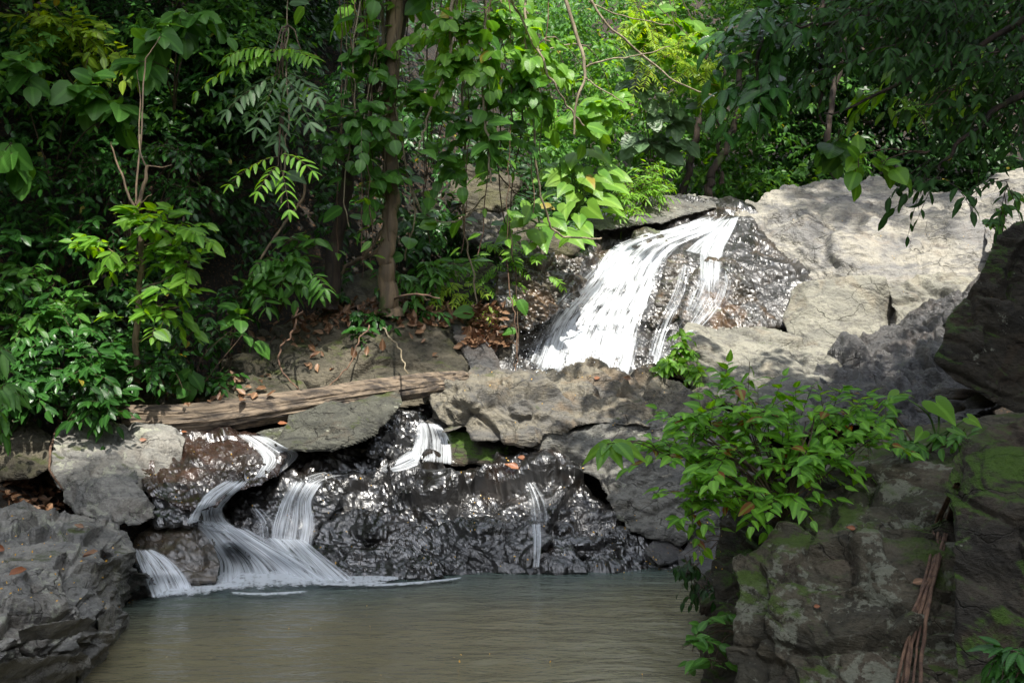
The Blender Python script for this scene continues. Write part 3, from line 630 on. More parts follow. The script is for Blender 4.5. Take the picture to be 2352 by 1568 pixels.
R_('rock', 'wet', 'wet black rock beside the small cascade below the log', [(845, 1042), (870, 975), (905, 948), (950, 955), (990, 985), (985, 1040), (930, 1052)],
   [(900, 955, 11.3), (960, 970, 11.3), (900, 1040, 10.9)], thick=0.5, roll=12, a=(0.07, 0.05, 0.02), seed=36)
R_('rock', 'wet', 'small round black rock splitting the small cascade', [(968, 1052), (975, 1036), (995, 1030), (1012, 1040), (1010, 1058), (985, 1062)],
   [(980, 1040, 10.95), (1000, 1040, 10.95), (990, 1055, 10.85)], thick=0.2, roll=14, a=(0.02, 0.02, 0.01), seed=37, step=3)

# --- the wet black rock step above the pool
R_('rock_step', 'wet', 'broad shining black wet rock step above the pool', [(505, 1150), (530, 1110), (570, 1085), (640, 1062), (690, 1045), (770, 1040), (860, 1045), (950, 1066), (1060, 1066), (1180, 1066), (1290, 1062), (1350, 1110), (1405, 1160), (1440, 1215), (1500, 1262), (1570, 1290), (1570, 1316), (1300, 1318), (1000, 1320), (700, 1330), (600, 1280), (540, 1230), (510, 1190)],
   [(700, 1050, 11.1), (850, 1050, 11.1), (1000, 1072, 11.1), (1250, 1070, 11.0), (700, 1085, 10.6), (1000, 1100, 10.6), (1250, 1110, 10.5), (1000, 1170, 10.2), (1250, 1180, 10.1), (1400, 1200, 10.15), (560, 1130, 10.35), (600, 1220, 9.9), (1000, 1305, 9.78), (1300, 1305, 9.75), (1480, 1280, 9.95), (700, 1300, 9.75)],
   thick=1.2, roll=8, a=(0.24, 0.16, 0.018), fm=0.5, rg=0.5, blur=2, f=(1.7, 4.2, 11.0), step=3.4, seed=41, bed=(1, 1, 2.0), rot=-0.25, cat='rock step', slope=0.8)
R_('rock', 'wet', 'undercut black rock nose left of centre in the wet step', [(700, 1240), (735, 1208), (775, 1182), (830, 1170), (905, 1180), (965, 1205), (990, 1240), (985, 1285), (880, 1292), (800, 1290), (740, 1270)],
   [(730, 1225, 9.75), (830, 1178, 9.90), (960, 1210, 9.85), (850, 1220, 9.55), (850, 1285, 9.65), (960, 1270, 9.60)], thick=0.5, roll=10, a=(0.05, 0.03, 0.012), seed=42, step=3.4)
R_('rock', 'wet', 'low black shelf rock at the pool edge beside the foam', [(665, 1275), (695, 1256), (740, 1252), (800, 1262), (870, 1256), (950, 1262), (1000, 1285), (1020, 1318), (980, 1330), (750, 1330), (690, 1310)],
   [(700, 1262, 9.55), (850, 1262, 9.55), (980, 1280, 9.45), (720, 1315, 9.28), (850, 1318, 9.30), (990, 1318, 9.28)], thick=0.4, roll=9, a=(0.05, 0.035, 0.015), seed=43, step=3.4, bed=(1, 1, 2.5))
R_('rock', 'wet', 'wide black undercut rock at the pool edge under the trickle', [(965, 1240), (1000, 1206), (1060, 1188), (1150, 1194), (1240, 1212), (1310, 1245), (1340, 1290), (1350, 1316), (1200, 1320), (1010, 1318), (975, 1285)],
   [(1000, 1215, 9.80), (1100, 1195, 9.90), (1280, 1235, 9.80), (1100, 1230, 9.60), (1100, 1305, 9.52), (1300, 1300, 9.50)], thick=0.5, roll=9, a=(0.05, 0.035, 0.014), seed=44, step=3.4)
R_('rock', 'wet', 'black rock shoulder veiled by thin water on the left of the wet step', [(508, 1165), (530, 1125), (590, 1095), (680, 1085), (760, 1095), (790, 1130), (760, 1190), (730, 1230), (690, 1262), (610, 1262), (540, 1225)],
   [(540, 1140, 10.2), (700, 1095, 10.45), (770, 1120, 10.35), (620, 1160, 9.95), (700, 1180, 9.85), (620, 1250, 9.7), (720, 1220, 9.75)], thick=0.5, roll=14, a=(0.08, 0.05, 0.016), seed=45, step=3.4)
R_('rock', 'wetgrey', 'wedge shaped grey stone among the wet rubble at the right end of the pool', [(1478, 1262), (1500, 1240), (1545, 1238), (1568, 1262), (1580, 1292), (1510, 1296)],
   [(1500, 1245, 9.9), (1550, 1250, 9.9), (1530, 1285, 9.6)], thick=0.3, roll=6, a=(0.03, 0.02, 0.01), seed=46, step=3, rug=2)
R_('rock', 'wetgrey', 'flat glistening stone shelf under the shrub at the right end of the pool', [(1560, 1275), (1590, 1235), (1640, 1215), (1720, 1215), (1730, 1330), (1640, 1335), (1560, 1310)],
   [(1600, 1240, 9.9), (1700, 1225, 9.9), (1600, 1300, 9.4), (1700, 1320, 9.2)], thick=0.4, roll=8, a=(0.06, 0.05, 0.02), seed=47)
R_('rock', 'wet', 'wet brown black rubble sloping into the pool below the lichen slab', [(1400, 1250), (1420, 1212), (1470, 1218), (1520, 1245), (1570, 1280), (1600, 1320), (1480, 1322), (1330, 1318), (1350, 1280)],
   [(1430, 1225, 10.1), (1500, 1245, 10.0), (1550, 1305, 9.6), (1400, 1305, 9.65)], thick=0.4, roll=10, a=(0.07, 0.05, 0.02), seed=48, step=3.4)

R_('rock', 'wet', 'black wet rock filling the gap between the reddish dome and the wet step', [(430, 1190), (470, 1120), (560, 1060), (640, 1020), (720, 1030), (720, 1120), (620, 1240), (500, 1260), (440, 1240)],
   [(480, 1130, 10.35), (640, 1030, 10.9), (710, 1040, 10.9), (560, 1150, 10.3), (460, 1210, 9.85), (600, 1230, 9.95)], thick=0.5, roll=10, a=(0.05, 0.05, 0.015), seed=49)
# --- left bank
R_('rock', 'mossy', 'brown rock in shade at the left edge under the shrubs', [(-40, 985), (20, 965), (80, 970), (122, 1000), (125, 1070), (70, 1100), (-40, 1105)], [(0, 980, 10.5), (100, 985, 10.5), (50, 1080, 10.0)], thick=0.6, roll=14, a=(0.08, 0.05, 0.02), seed=51)
R_('rock', 'slab', 'flat topped grey slab with a tan broken front left of the reddish wet dome', [(118, 1090), (126, 1020), (150, 975), (200, 958), (270, 975), (330, 985), (410, 992), (430, 1020), (400, 1110), (330, 1130), (230, 1150), (150, 1130)],
   [(160, 975, 10.5), (300, 985, 10.7), (410, 1000, 10.6), (170, 1040, 9.95), (260, 1045, 10.0), (360, 1045, 10.1), (180, 1120, 9.6), (350, 1120, 9.7)], thick=0.7, roll=8, a=(0.11, 0.08, 0.022), fm=0.6, seed=52)
R_('rock', 'wetred', 'reddish brown wet rock dome with water sheeting down its right side', [(312, 1055), (335, 1022), (400, 998), (480, 988), (560, 992), (620, 1010), (662, 1045), (640, 1085), (600, 1112), (530, 1130), (500, 1165), (420, 1170), (350, 1140), (320, 1095)],
   [(350, 1020, 10.5), (480, 992, 10.8), (600, 1010, 10.7), (450, 1040, 10.15), (560, 1050, 10.2), (370, 1100, 9.75), (500, 1120, 9.8), (640, 1060, 10.3)], thick=0.7, roll=16, a=(0.05, 0.04, 0.018), seed=53, step=3.4)
R_('rock', 'wet', 'small dark wet rocks beside the pale lichen boulder', [(345, 1190), (352, 1140), (385, 1115), (430, 1122), (455, 1150), (460, 1190), (430, 1205), (360, 1208)],
   [(370, 1130, 9.6), (440, 1140, 9.6), (400, 1190, 9.25)], thick=0.4, roll=10, a=(0.06, 0.05, 0.015), seed=54, step=3.4)
R_('boulder', 'slab', 'angular pale lichen spotted boulder standing at the left bank', [(145, 1150), (158, 1092), (190, 1062), (225, 1050), (262, 1052), (300, 1085), (322, 1120), (352, 1150), (352, 1188), (325, 1202), (270, 1200), (215, 1192), (175, 1178)],
   [(160, 1100, 9.5), (225, 1060, 9.7), (270, 1065, 9.6), (240, 1120, 9.15), (300, 1130, 9.2), (340, 1165, 9.1), (280, 1190, 8.95), (180, 1165, 9.2)], thick=0.6, roll=9, a=(0.12, 0.07, 0.02), f=(1.8, 4.2, 10), seed=55, step=3.4, cat='boulder')
R_('rock', 'wetmoss', 'round black rock with dull moss between the two falls into the pool', [(308, 1250), (325, 1222), (370, 1204), (420, 1202), (462, 1212), (488, 1240), (502, 1285), (500, 1335), (420, 1335), (365, 1325), (312, 1300)],
   [(340, 1220, 9.3), (420, 1208, 9.4), (480, 1235, 9.25), (400, 1260, 8.95), (480, 1310, 8.95), (360, 1310, 8.9), (430, 1330, 8.85)], thick=0.5, roll=12, a=(0.05, 0.03, 0.012), seed=56, step=3.4)
R_('rock', 'slab', 'large layered blue grey slab filling the lower left foreground', [(-60, 1172), (60, 1162), (150, 1172), (235, 1192), (300, 1212), (312, 1250), (308, 1300), (322, 1330), (335, 1375), (310, 1400), (292, 1440), (292, 1490), (240, 1530), (205, 1620), (-60, 1640)],
   [(0, 1175, 8.6), (150, 1180, 8.7), (290, 1220, 8.5), Z(20, 1300, .62), Z(150, 1300, .56), Z(250, 1290, .5), Z(300, 1330, .2), Z(330, 1375, -.08), Z(200, 1380, .42), Z(60, 1400, .5), Z(290, 1450, -.08), Z(210, 1460, .25), Z(100, 1480, .34), Z(0, 1490, .42), Z(235, 1530, -.08), Z(120, 1560, .12), Z(0, 1600, .1), Z(200, 1600, -.1)],
   thick=0.9, roll=7, a=(0.15, 0.09, 0.02), f=(2.3, 5.6, 12.0), step=2.6, fm=0.6, rg=0.5, blur=1, seed=57, bed=(1, 1, 3.6), rot=-0.35, slope=0.85, rug=6)
R_('rock', 'wetred', 'rusty red wet stone at the water edge of the left foreground slab', [(285, 1345), (300, 1318), (335, 1316), (356, 1345), (356, 1382), (320, 1395), (290, 1390)],
   [Z(305, 1325, .22), Z(340, 1330, .2), Z(325, 1385, -.04), Z(350, 1375, -.05)], thick=0.3, roll=8, a=(0.03, 0.03, 0.01), seed=58, step=3, rug=3)
R_('rock', 'slab', 'thin stone plate lying on the lower left slab', [(40, 1445), (90, 1425), (180, 1412), (215, 1425), (190, 1450), (120, 1470), (50, 1475)],
   [Z(60, 1440, .56), Z(190, 1420, .5), Z(120, 1468, .42)], thick=0.25, roll=5, a=(0.03, 0.02, 0.01), seed=59, step=3.2, rug=3)
R_('rock', 'slab', 'lowest stone ledge in the lower left corner', [(-50, 1535), (40, 1515), (110, 1500), (190, 1502), (215, 1520), (170, 1545), (180, 1580), (120, 1640), (-50, 1640)],
   [Z(0, 1540, .42), Z(180, 1508, .28), Z(160, 1560, .1), Z(0, 1610, .2)], thick=0.4, roll=6, a=(0.05, 0.04, 0.014), seed=60, step=3.2, rug=4)
R_('rock', 'slab', 'tan and grey stepped stone on the left slab near the water', [(225, 1420), (260, 1385), (292, 1400), (296, 1450), (270, 1480), (235, 1470)],
   [Z(260, 1395, .26), Z(290, 1420, .08), Z(260, 1475, .0), Z(235, 1440, .25)], thick=0.3, roll=6, a=(0.04, 0.03, 0.012), seed=61, step=3.2, rug=4)

# --- right bank
R_('boulder', 'darkmoss', 'dark mossy overhanging boulder at the upper right edge', [(2160, 790), (2170, 735), (2205, 690), (2245, 655), (2262, 600), (2285, 545), (2330, 515), (2420, 500), (2460, 700), (2460, 960), (2340, 950), (2250, 905), (2190, 870), (2145, 830)],
   [(2160, 740, 9.1), (2240, 660, 9.1), (2290, 560, 9.2), (2400, 520, 9.2), (2300, 700, 8.9), (2200, 800, 8.8), (2300, 860, 8.8), (2400, 920, 8.8)],
   thick=1.5, roll=12, a=(0.12, 0.08, 0.025), f=(1.5, 3.8, 10), bed=(1, 1, 1.1), seed=71, cat='boulder', slope=0.9)
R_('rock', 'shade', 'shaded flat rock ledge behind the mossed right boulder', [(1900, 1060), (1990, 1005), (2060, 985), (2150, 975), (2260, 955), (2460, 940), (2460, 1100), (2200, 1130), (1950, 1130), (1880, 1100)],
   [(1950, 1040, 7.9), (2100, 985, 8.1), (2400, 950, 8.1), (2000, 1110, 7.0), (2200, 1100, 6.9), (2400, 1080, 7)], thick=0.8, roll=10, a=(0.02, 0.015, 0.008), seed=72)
R_('rock', 'darkmoss', 'black rock cleft under the leafy shrub right of the pool', [(1640, 1330), (1650, 1240), (1670, 1160), (1720, 1110), (1820, 1090), (1950, 1080), (1950, 1300), (1760, 1420), (1660, 1440)],
   [(1670, 1200, 7.2), (1750, 1120, 7.4), (1900, 1100, 7.2), (1700, 1400, 6.6), (1850, 1250, 6.8)], thick=0.8, roll=12, a=(0.12, 0.07, 0.02), seed=73)
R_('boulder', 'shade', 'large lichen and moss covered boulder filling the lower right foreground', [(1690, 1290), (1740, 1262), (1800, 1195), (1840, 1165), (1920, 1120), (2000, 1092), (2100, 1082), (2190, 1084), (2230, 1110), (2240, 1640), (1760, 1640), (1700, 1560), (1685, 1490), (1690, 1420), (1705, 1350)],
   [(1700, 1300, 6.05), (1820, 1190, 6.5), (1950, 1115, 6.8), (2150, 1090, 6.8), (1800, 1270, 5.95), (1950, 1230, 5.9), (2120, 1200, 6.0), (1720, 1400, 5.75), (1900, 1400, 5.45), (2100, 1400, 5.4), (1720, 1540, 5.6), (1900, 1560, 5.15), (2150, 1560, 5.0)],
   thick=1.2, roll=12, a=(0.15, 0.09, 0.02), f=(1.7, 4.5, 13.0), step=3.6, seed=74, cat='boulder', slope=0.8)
R_('boulder', 'darkmoss', 'upright dark boulder with a bright green moss edge at the right foreground', [(2185, 1120), (2200, 1050), (2225, 1010), (2270, 985), (2330, 975), (2460, 970), (2460, 1640), (2195, 1640), (2190, 1400)],
   [(2200, 1100, 5.3), (2260, 1000, 5.4), (2400, 985, 5.4), (2260, 1100, 5.15), (2400, 1200, 4.9), (2210, 1500, 4.9), (2400, 1550, 4.6)], thick=1.0, roll=14, a=(0.08, 0.06, 0.02), fm=.4, f=(1.8, 4.5, 13), step=3.8, bed=(1, 1, 1.1), seed=75, cat='boulder')
R_('rock', 'darkmoss', 'dark low rock at the pool edge left of the lichen boulder', [(1600, 1470), (1625, 1415), (1680, 1400), (1725, 1420), (1740, 1640), (1610, 1640)],
   [(1625, 1430, 6.4), (1700, 1420, 6.3), (1640, 1600, 5.9), (1720, 1600, 5.7)], thick=0.6, roll=12, a=(0.08, 0.05, 0.016), seed=76)
R_('rock', 'darkmoss', 'narrow wet rock strip at the waterline beneath the shrub', [(1590, 1340), (1625, 1310), (1690, 1290), (1700, 1400), (1650, 1420), (1610, 1400)],
   [(1620, 1325, 8.2), (1680, 1310, 8.2), (1650, 1400, 7.8)], thick=0.4, roll=10, a=(0.08, 0.05, 0.016), seed=77)
for lab, (cx, cy, rx, ry, d), sd_ in [('flat pale stone on the damp ledge below the mossy overhang', (2190, 905, 60, 14, 9.6), 81), ('long flat stone at the foot of the mossy overhang', (2160, 935, 65, 14, 9.2), 82),
                              ('small stone wedged under the overhang beside the flat ones', (2250, 925, 40, 16, 9.0), 83)]:
    an = np.linspace(0, 2 * np.pi, 10, endpoint=False)
    R_('stone', 'greytan', lab, np.stack([cx + rx * np.cos(an), cy + ry * np.sin(an)], 1), [(cx - rx, cy - ry, d + .2), (cx + rx, cy - ry, d + .2), (cx, cy + ry, d)], thick=0.2, roll=10, a=(0.02, 0.02, 0.01), seed=sd_, rug=3, cat='stone', step=3.5)

# ------------------------------------------------------------------ the log
def log():
    path = smooth_path([P(285, 962, 10.75), P(420, 962, 10.8), P(600, 940, 10.95), P(780, 912, 11.15), P(950, 888, 11.45), P(1030, 878, 11.65), P(1072, 872, 11.75)], 150)
    n = len(path); seg = 72
    t = nrm(np.gradient(path, axis=0)); up = np.array([0, 0, 1.0]); a = nrm(np.cross(t, up)); b = np.cross(a, t)
    s = np.linspace(0, 1, n); r0 = np.interp(s, [0, 0.03, 0.35, 0.7, 1], [0.10, 0.135, 0.145, 0.12, 0.085])
    ang = np.arange(seg) / seg * 2 * np.pi
    S, A = np.meshgrid(s, ang, indexing='ij')
    p = np.stack([S.ravel() * 5.0, np.cos(A.ravel()) * 3.2, np.sin(A.ravel()) * 3.2], 1)
    fibre = fbm(p * np.array([1.4, 2.2, 2.2]), 4, 3).reshape(n, seg)
    splin = facet(p * np.array([0.5, 0.8, 0.8]), 5, 0.9, 0.06).reshape(n, seg)
    R = r0[:, None] * (1 + 0.09 * fibre + 0.11 * splin + 0.05 * np.sin(S * 9 + 2 * np.cos(A)))
    v = path[:, None] + R[..., None] * (np.cos(A)[..., None] * a[:, None] + np.sin(A)[..., None] * b[:, None])
    i = np.arange(n - 1)[:, None] * seg; j = np.arange(seg)[None]; k = (j + 1) % seg
    q = np.stack([i + j, i + k, i + seg + k, i + seg + j], -1).reshape(-1, 4)
    mb = MB(); v = v.reshape(-1, 3)
    ring0 = v[:seg]; ring1 = v[-seg:]
    mb.add(v, quads=q)
    for ring, c, off in ((ring0, path[0], 0.05), (ring1, path[-1], -0.05)):
        dvec = t[0] * off
        inner = c + (ring - c) * 0.6 + dvec + 0.012 * RS.randn(seg, 3)
        vv = np.concatenate([ring, inner, [c + dvec * 2]])
        jj = np.arange(seg); kk = (jj + 1) % seg
        mb.add(vv, quads=np.stack([jj, jj + seg, kk + seg, kk], 1), tris=np.stack([jj + seg, np.full(seg, 2 * seg), kk + seg], 1))
    o = mb.build('fallen_log', M['log'], origin=path[n // 2] - np.array([0, 0, .12]), smooth=False)
    tag(o, 'long weathered fallen log lying across the stream in front of the mossy boulder', 'log')
    ROCKV.append(v); ROCKF.append(q + ROCKN[0]); ROCKN[0] += len(v)
log()

# ------------------------------------------------------------------ water
def pool():
    m, t, nd, ln = newmat('murky_water')
    out = nd.new('ShaderNodeOutputMaterial'); b = nd.new('ShaderNodeBsdfPrincipled'); ln.new(b.outputs[0], out.inputs[0])
    pos = nd.new('ShaderNodeNewGeometry').outputs['Position']
    sp = nd.new('ShaderNodeSeparateXYZ'); ln.new(pos, sp.inputs[0])
    # silt in the shallow middle, aerated water and painted sky reflection by the falls
    yy = math_(t, 'ADD', sp.outputs[1], math_(t, 'MULTIPLY', noise_node(t, pos, 0.9, 4), 1.2))
    xx = math_(t, 'MULTIPLY', sp.outputs[0], -0.28)
    fz = ramp(t, math_(t, 'ADD', yy, xx), 8.3, 10.4)
    c = mixc(t, fz, (0.155, 0.14, 0.085), (0.055, 0.085, 0.08))
    ln.new(c, b.inputs['Base Color']); b.inputs['Roughness'].default_value = 0.10; b.inputs['IOR'].default_value = 1.33
    b.inputs['Specular IOR Level'].default_value = 0.6
    mp = nd.new('ShaderNodeMapping'); ln.new(pos, mp.inputs[0]); mp.inputs['Scale'].default_value = (1.0, 2.6, 1); mp.inputs['Rotation'].default_value = (0, 0, 0.12)
    h = math_(t, 'ADD', noise_node(t, mp.outputs[0], 2.4, 4, 0.55, 0.4), math_(t, 'MULTIPLY', noise_node(t, mp.outputs[0], 9, 3, 0.5, 0.3), 0.25))
    bp = nd.new('ShaderNodeBump'); bp.inputs['Distance'].default_value = 0.07; bp.inputs['Strength'].default_value = 0.6
    ln.new(h, bp.inputs['Height']); ln.new(bp.outputs[0], b.inputs['Normal'])
    xs = np.linspace(-4.4, 3.2, 190); ys = np.linspace(1.5, 10.4, 220)
    X, Y = np.meshgrid(xs, ys)
    p = np.stack([X.ravel() * 1.0, Y.ravel() * 2.6, 0 * X.ravel()], 1)
    Zz = 0.010 * fbm(p * 1.6, 3, 2).reshape(X.shape)
    n, mm = X.shape; i = np.arange(n - 1)[:, None] * mm + np.arange(mm - 1)[None]
    mb = MB(); mb.add(np.stack([X, Y, Zz], -1).reshape(-1, 3), quads=np.stack([i, i + 1, i + mm + 1, i + mm], -1).reshape(-1, 4))
    o = mb.build('pool_water', m); tag(o, kind='structure')
pool()

def build_bvh():
    V = np.concatenate(ROCKV); Q = np.concatenate(ROCKF)
    return BVHTree.FromPolygons([tuple(a) for a in V], [tuple(int(b) for b in a) for a in Q])
BVH = build_bvh()
def ray(x, y, default=None):
    d = Vector(((x - CX) / F, 1.0, (CY - y) / F)).normalized()
    loc, nn, idx, dist = BVH.ray_cast(Vector((0, 0, CH)), d)
    tw = 1e9
    if d.z < 0: tw = CH / -d.z
    if loc is not None and dist < tw:
        if nn.dot(d) > 0: nn = -nn
        return np.array(loc), np.array(nn)
    if tw < 13: return np.array([d.x, d.y, d.z]) * tw + np.array([0, 0, CH]), np.array([0, 0, 1.0])
    if default is not None: return P(x, y, default), np.array([0, -.5, .8])
    return None, None

def sheet(mb, left, right, nu=16, nv=40, off=0.05, seed=0, amp=0.025, follow=True, dfix=None, fs=0.12, fe=0.06):
    """a skin of water between two edge lines (picture units), lying just in front of the rock it runs over"""
    L = smooth_path([(a[0], a[1], a[2] if len(a) > 2 else 0) for a in left], nv); Rr = smooth_path([(a[0], a[1], a[2] if len(a) > 2 else 0) for a in right], nv)
    G = np.zeros((nv, nu)); XX = np.zeros((nv, nu)); YY = np.zeros((nv, nu))
    for i in range(nv):
        for j in range(nu):
            f = j / (nu - 1.0); x = L[i, 0] * (1 - f) + Rr[i, 0] * f; y = L[i, 1] * (1 - f) + Rr[i, 1] * f
            XX[i, j] = x; YY[i, j] = y
            p, _ = ray(x, y)
            dd = L[i, 2] * (1 - f) + Rr[i, 2] * f
            G[i, j] = p[1] if (p is not None and follow) else (dd if dd > 0 else np.nan)
    if np.isnan(G).any(): G = np.where(np.isnan(G), np.nanmean(G), G)
    for i in range(int(nv * .84), nv): G[i] = np.where(G[i] < G[i - 1] - 0.5, G[i - 1], G[i])
    if np.isnan(G).any(): G = np.where(np.isnan(G), np.nanmean(G), G)
    for _ in range(14):                                   # water bridges small hollows
        Gp = np.pad(G, 1, mode='edge')
        sm = (Gp[:-2, 1:-1] + Gp[2:, 1:-1] + Gp[1:-1, :-2] + Gp[1:-1, 2:]) / 4
        G = np.minimum(G + .01, 0.3 * G + 0.7 * sm)
    u = np.linspace(0, 1, nu)[None] * np.ones((nv, 1)); v = np.linspace(0, 1, nv)[:, None] * np.ones((1, nu))
    length = np.linalg.norm(P(L[0, 0], L[0, 1], 12) - P(L[-1, 0], L[-1, 1], 12)); width = 1
    q = np.stack([u.ravel() * nu * 0.5, v.ravel() * 2.0, 0 * u.ravel() + seed], 1)
    G = G - off - amp * fbm(q, 3, seed).reshape(G.shape)
    V = np.stack([(XX - CX) / F * G, G, CH + (CY - YY) / F * G], -1).reshape(-1, 3)
    i = np.arange(nv - 1)[:, None] * nu + np.arange(nu - 1)[None]
    mb.add(V, quads=np.stack([i, i + nu, i + nu + 1, i + 1], -1).reshape(-1, 4), uv=np.stack([u.ravel(), v.ravel() * max(0.5, length)], 1),
           fade=np.clip(v.ravel() / max(fs, 1e-3), 0, 1) * np.clip((1 - v.ravel()) / max(fe, 1e-3), 0, 1))
    return V

def water_thing(name, label, parts, cat='waterfall', drops=None):
    V0 = None; root = None
    for k, (pn, mat, sheets) in enumerate(parts):
        mb = MB()
        for s in sheets:
            kw = s[2] if len(s) > 2 else {}
            sheet(mb, s[0], s[1], seed=k * 7 + len(label), **kw)
        V = np.concatenate(mb.v)
        if root is None:
            root = thing(name, (V[:, 0].mean(), V[:, 1].mean(), V[:, 2].min()), label, cat)
        mb.build(pn, M[mat], root)
    if drops:
        mb = MB(); oc = np.array([[1, 0, 0], [-1, 0, 0], [0, 1, 0], [0, -1, 0], [0, 0, 1], [0, 0, -1]], float)
        tr = np.array([[0, 2, 4], [2, 1, 4], [1, 3, 4], [3, 0, 4], [2, 0, 5], [1, 2, 5], [3, 1, 5], [0, 3, 5]])
        for (x0, y0, x1, y1, n_, s_) in drops:
            for _ in range(n_):
                x = RS.uniform(x0, x1); y = RS.uniform(y0, y1); p, nn_ = ray(x, y)
                if p is None: continue
                mb.add(p + nn_ * RS.uniform(.01, .12) + oc * s_ * RS.uniform(.4, 1.2, (1, 3)), tris=tr)
        tag(mb.build('droplets', M['drop'], root), kind='stuff')
    return root

mainL = [(1645, 480), (1560, 512), (1440, 548), (1368, 585), (1330, 640), (1268, 705), (1225, 765), (1180, 885)]
mainR = [(1700, 474), (1650, 530), (1565, 575), (1530, 640), (1512, 700), (1494, 765), (1486, 885)]
water_thing('waterfall', 'tall white waterfall fanning down the dark rock face', [
    ('main_stream', 'fall_thick', [(mainL, mainR, dict(nu=40, nv=80, off=0.10, amp=0.06))]),
    ('side_stream', 'fall_mid', [([(1500, 528), (1420, 556), (1385, 580), (1350, 640)], [(1560, 520), (1470, 560), (1440, 600), (1420, 650)], dict(nu=14, off=0.06)),
                                 ([(1645, 515), (1605, 560), (1600, 640), (1608, 760)], [(1705, 500), (1672, 570), (1662, 640), (1655, 760)], dict(nu=16, nv=50, off=0.07, fe=.35)),
                                 ([(1665, 500), (1600, 545), (1560, 575)], [(1705, 490), (1690, 540), (1660, 600)], dict(nu=14, off=0.05))]),
    ('thin_stream', 'fall_thin', [([(1560, 590), (1545, 660), (1500, 760), (1470, 880)], [(1592, 600), (1580, 670), (1540, 760), (1505, 880)], dict(nu=10, nv=50, off=0.05)),
                                  ([(1600, 600), (1560, 700), (1500, 840)], [(1700, 600), (1680, 700), (1560, 800)], dict(nu=22, nv=40, off=0.04)),
                                  ([(1360, 600), (1250, 720), (1190, 840)], [(1420, 600), (1320, 720), (1260, 850)], dict(nu=14, nv=40, off=0.04))])], drops=[(1190, 740, 1290, 860, 150, .009), (1640, 520, 1700, 600, 40, .008), (1230, 800, 1500, 850, 110, .011)])
water_thing('cascade', 'small white cascade dropping below the right end of the log', [
    ('upper_stream', 'fall_mid', [([(950, 962), (940, 1005), (922, 1055)], [(1014, 970), (1046, 1012), (1056, 1072)], dict(nu=14, nv=24, off=0.09))]),
    ('runoff', 'fall_mid', [([(940, 1025), (895, 1055), (870, 1074)], [(1010, 1052), (940, 1080), (880, 1088)], dict(nu=10, nv=20, off=0.05))])], 'cascade')
water_thing('cascade', 'thin veil of water running over the left shoulder of the black rocks', [
    ('upper_stream', 'fall_thin', [([(880, 1072), (760, 1078), (690, 1095), (660, 1130)], [(880, 1082), (800, 1092), (745, 1110), (720, 1140)], dict(nu=10, nv=36, off=0.05))]),
    ('falling_stream', 'fall_mid', [([(660, 1095), (638, 1140), (612, 1200), (600, 1268)], [(760, 1100), (728, 1150), (738, 1200), (728, 1268)], dict(nu=16, nv=36, off=0.07))]),
    ('side_trickle', 'fall_thin', [([(560, 1160), (580, 1200), (590, 1250)], [(600, 1160), (640, 1200), (640, 1255)], dict(nu=10, nv=20, off=0.05)),
                                   ([(700, 1190), (690, 1250), (690, 1300)], [(730, 1190), (722, 1250), (715, 1310)], dict(nu=8, nv=24, off=0.05))])], 'cascade')
water_thing('cascade', 'white stream twisting down from the reddish dome to the pool foam', [
    ('upper_stream', 'fall_mid', [([(520, 990), (560, 1020), (590, 1060), (570, 1105)], [(612, 996), (665, 1025), (700, 1045), (640, 1095)], dict(nu=12, nv=30, off=0.05))]),
    ('middle_stream', 'fall_thick', [([(522, 1095), (462, 1132), (436, 1168), (405, 1202)], [(590, 1096), (540, 1145), (520, 1178), (560, 1220)], dict(nu=12, nv=30, off=0.12)),
                                     ([(425, 1190), (440, 1205), (470, 1215)], [(530, 1195), (560, 1215), (580, 1240)], dict(nu=10, nv=14, off=0.12))]),
    ('lower_fall', 'fall_wide', [([(425, 1196), (452, 1240), (474, 1290), (455, 1345)], [(565, 1205), (645, 1245), (735, 1290), (835, 1340)], dict(nu=26, nv=30, off=0.14)),
                                ([(585, 1225), (620, 1262), (640, 1300), (640, 1342)], [(705, 1232), (740, 1262), (790, 1300), (850, 1340)], dict(nu=14, nv=24, off=0.12))])], 'cascade')
water_thing('cascade', 'short rounded white fall into the pool beside the left slab', [
    ('falling_stream', 'fall_thick', [([(296, 1252), (305, 1295), (320, 1340), (335, 1378)], [(352, 1258), (402, 1282), (438, 1318), (460, 1366)], dict(nu=14, nv=26, off=0.10))])], 'cascade')
water_thing('trickle', 'fine water threads dripping down the black rock face into the pool', [
    ('upper_threads', 'fall_thin', [([(1200, 1100), (1205, 1150), (1212, 1200)], [(1225, 1100), (1262, 1150), (1272, 1200)], dict(nu=12, nv=24, off=0.05))]),
    ('lower_threads', 'fall_mid', [([(1215, 1195), (1222, 1250), (1222, 1306)], [(1245, 1195), (1246, 1250), (1240, 1306)], dict(nu=7, nv=24, off=0.05))])], 'trickle')

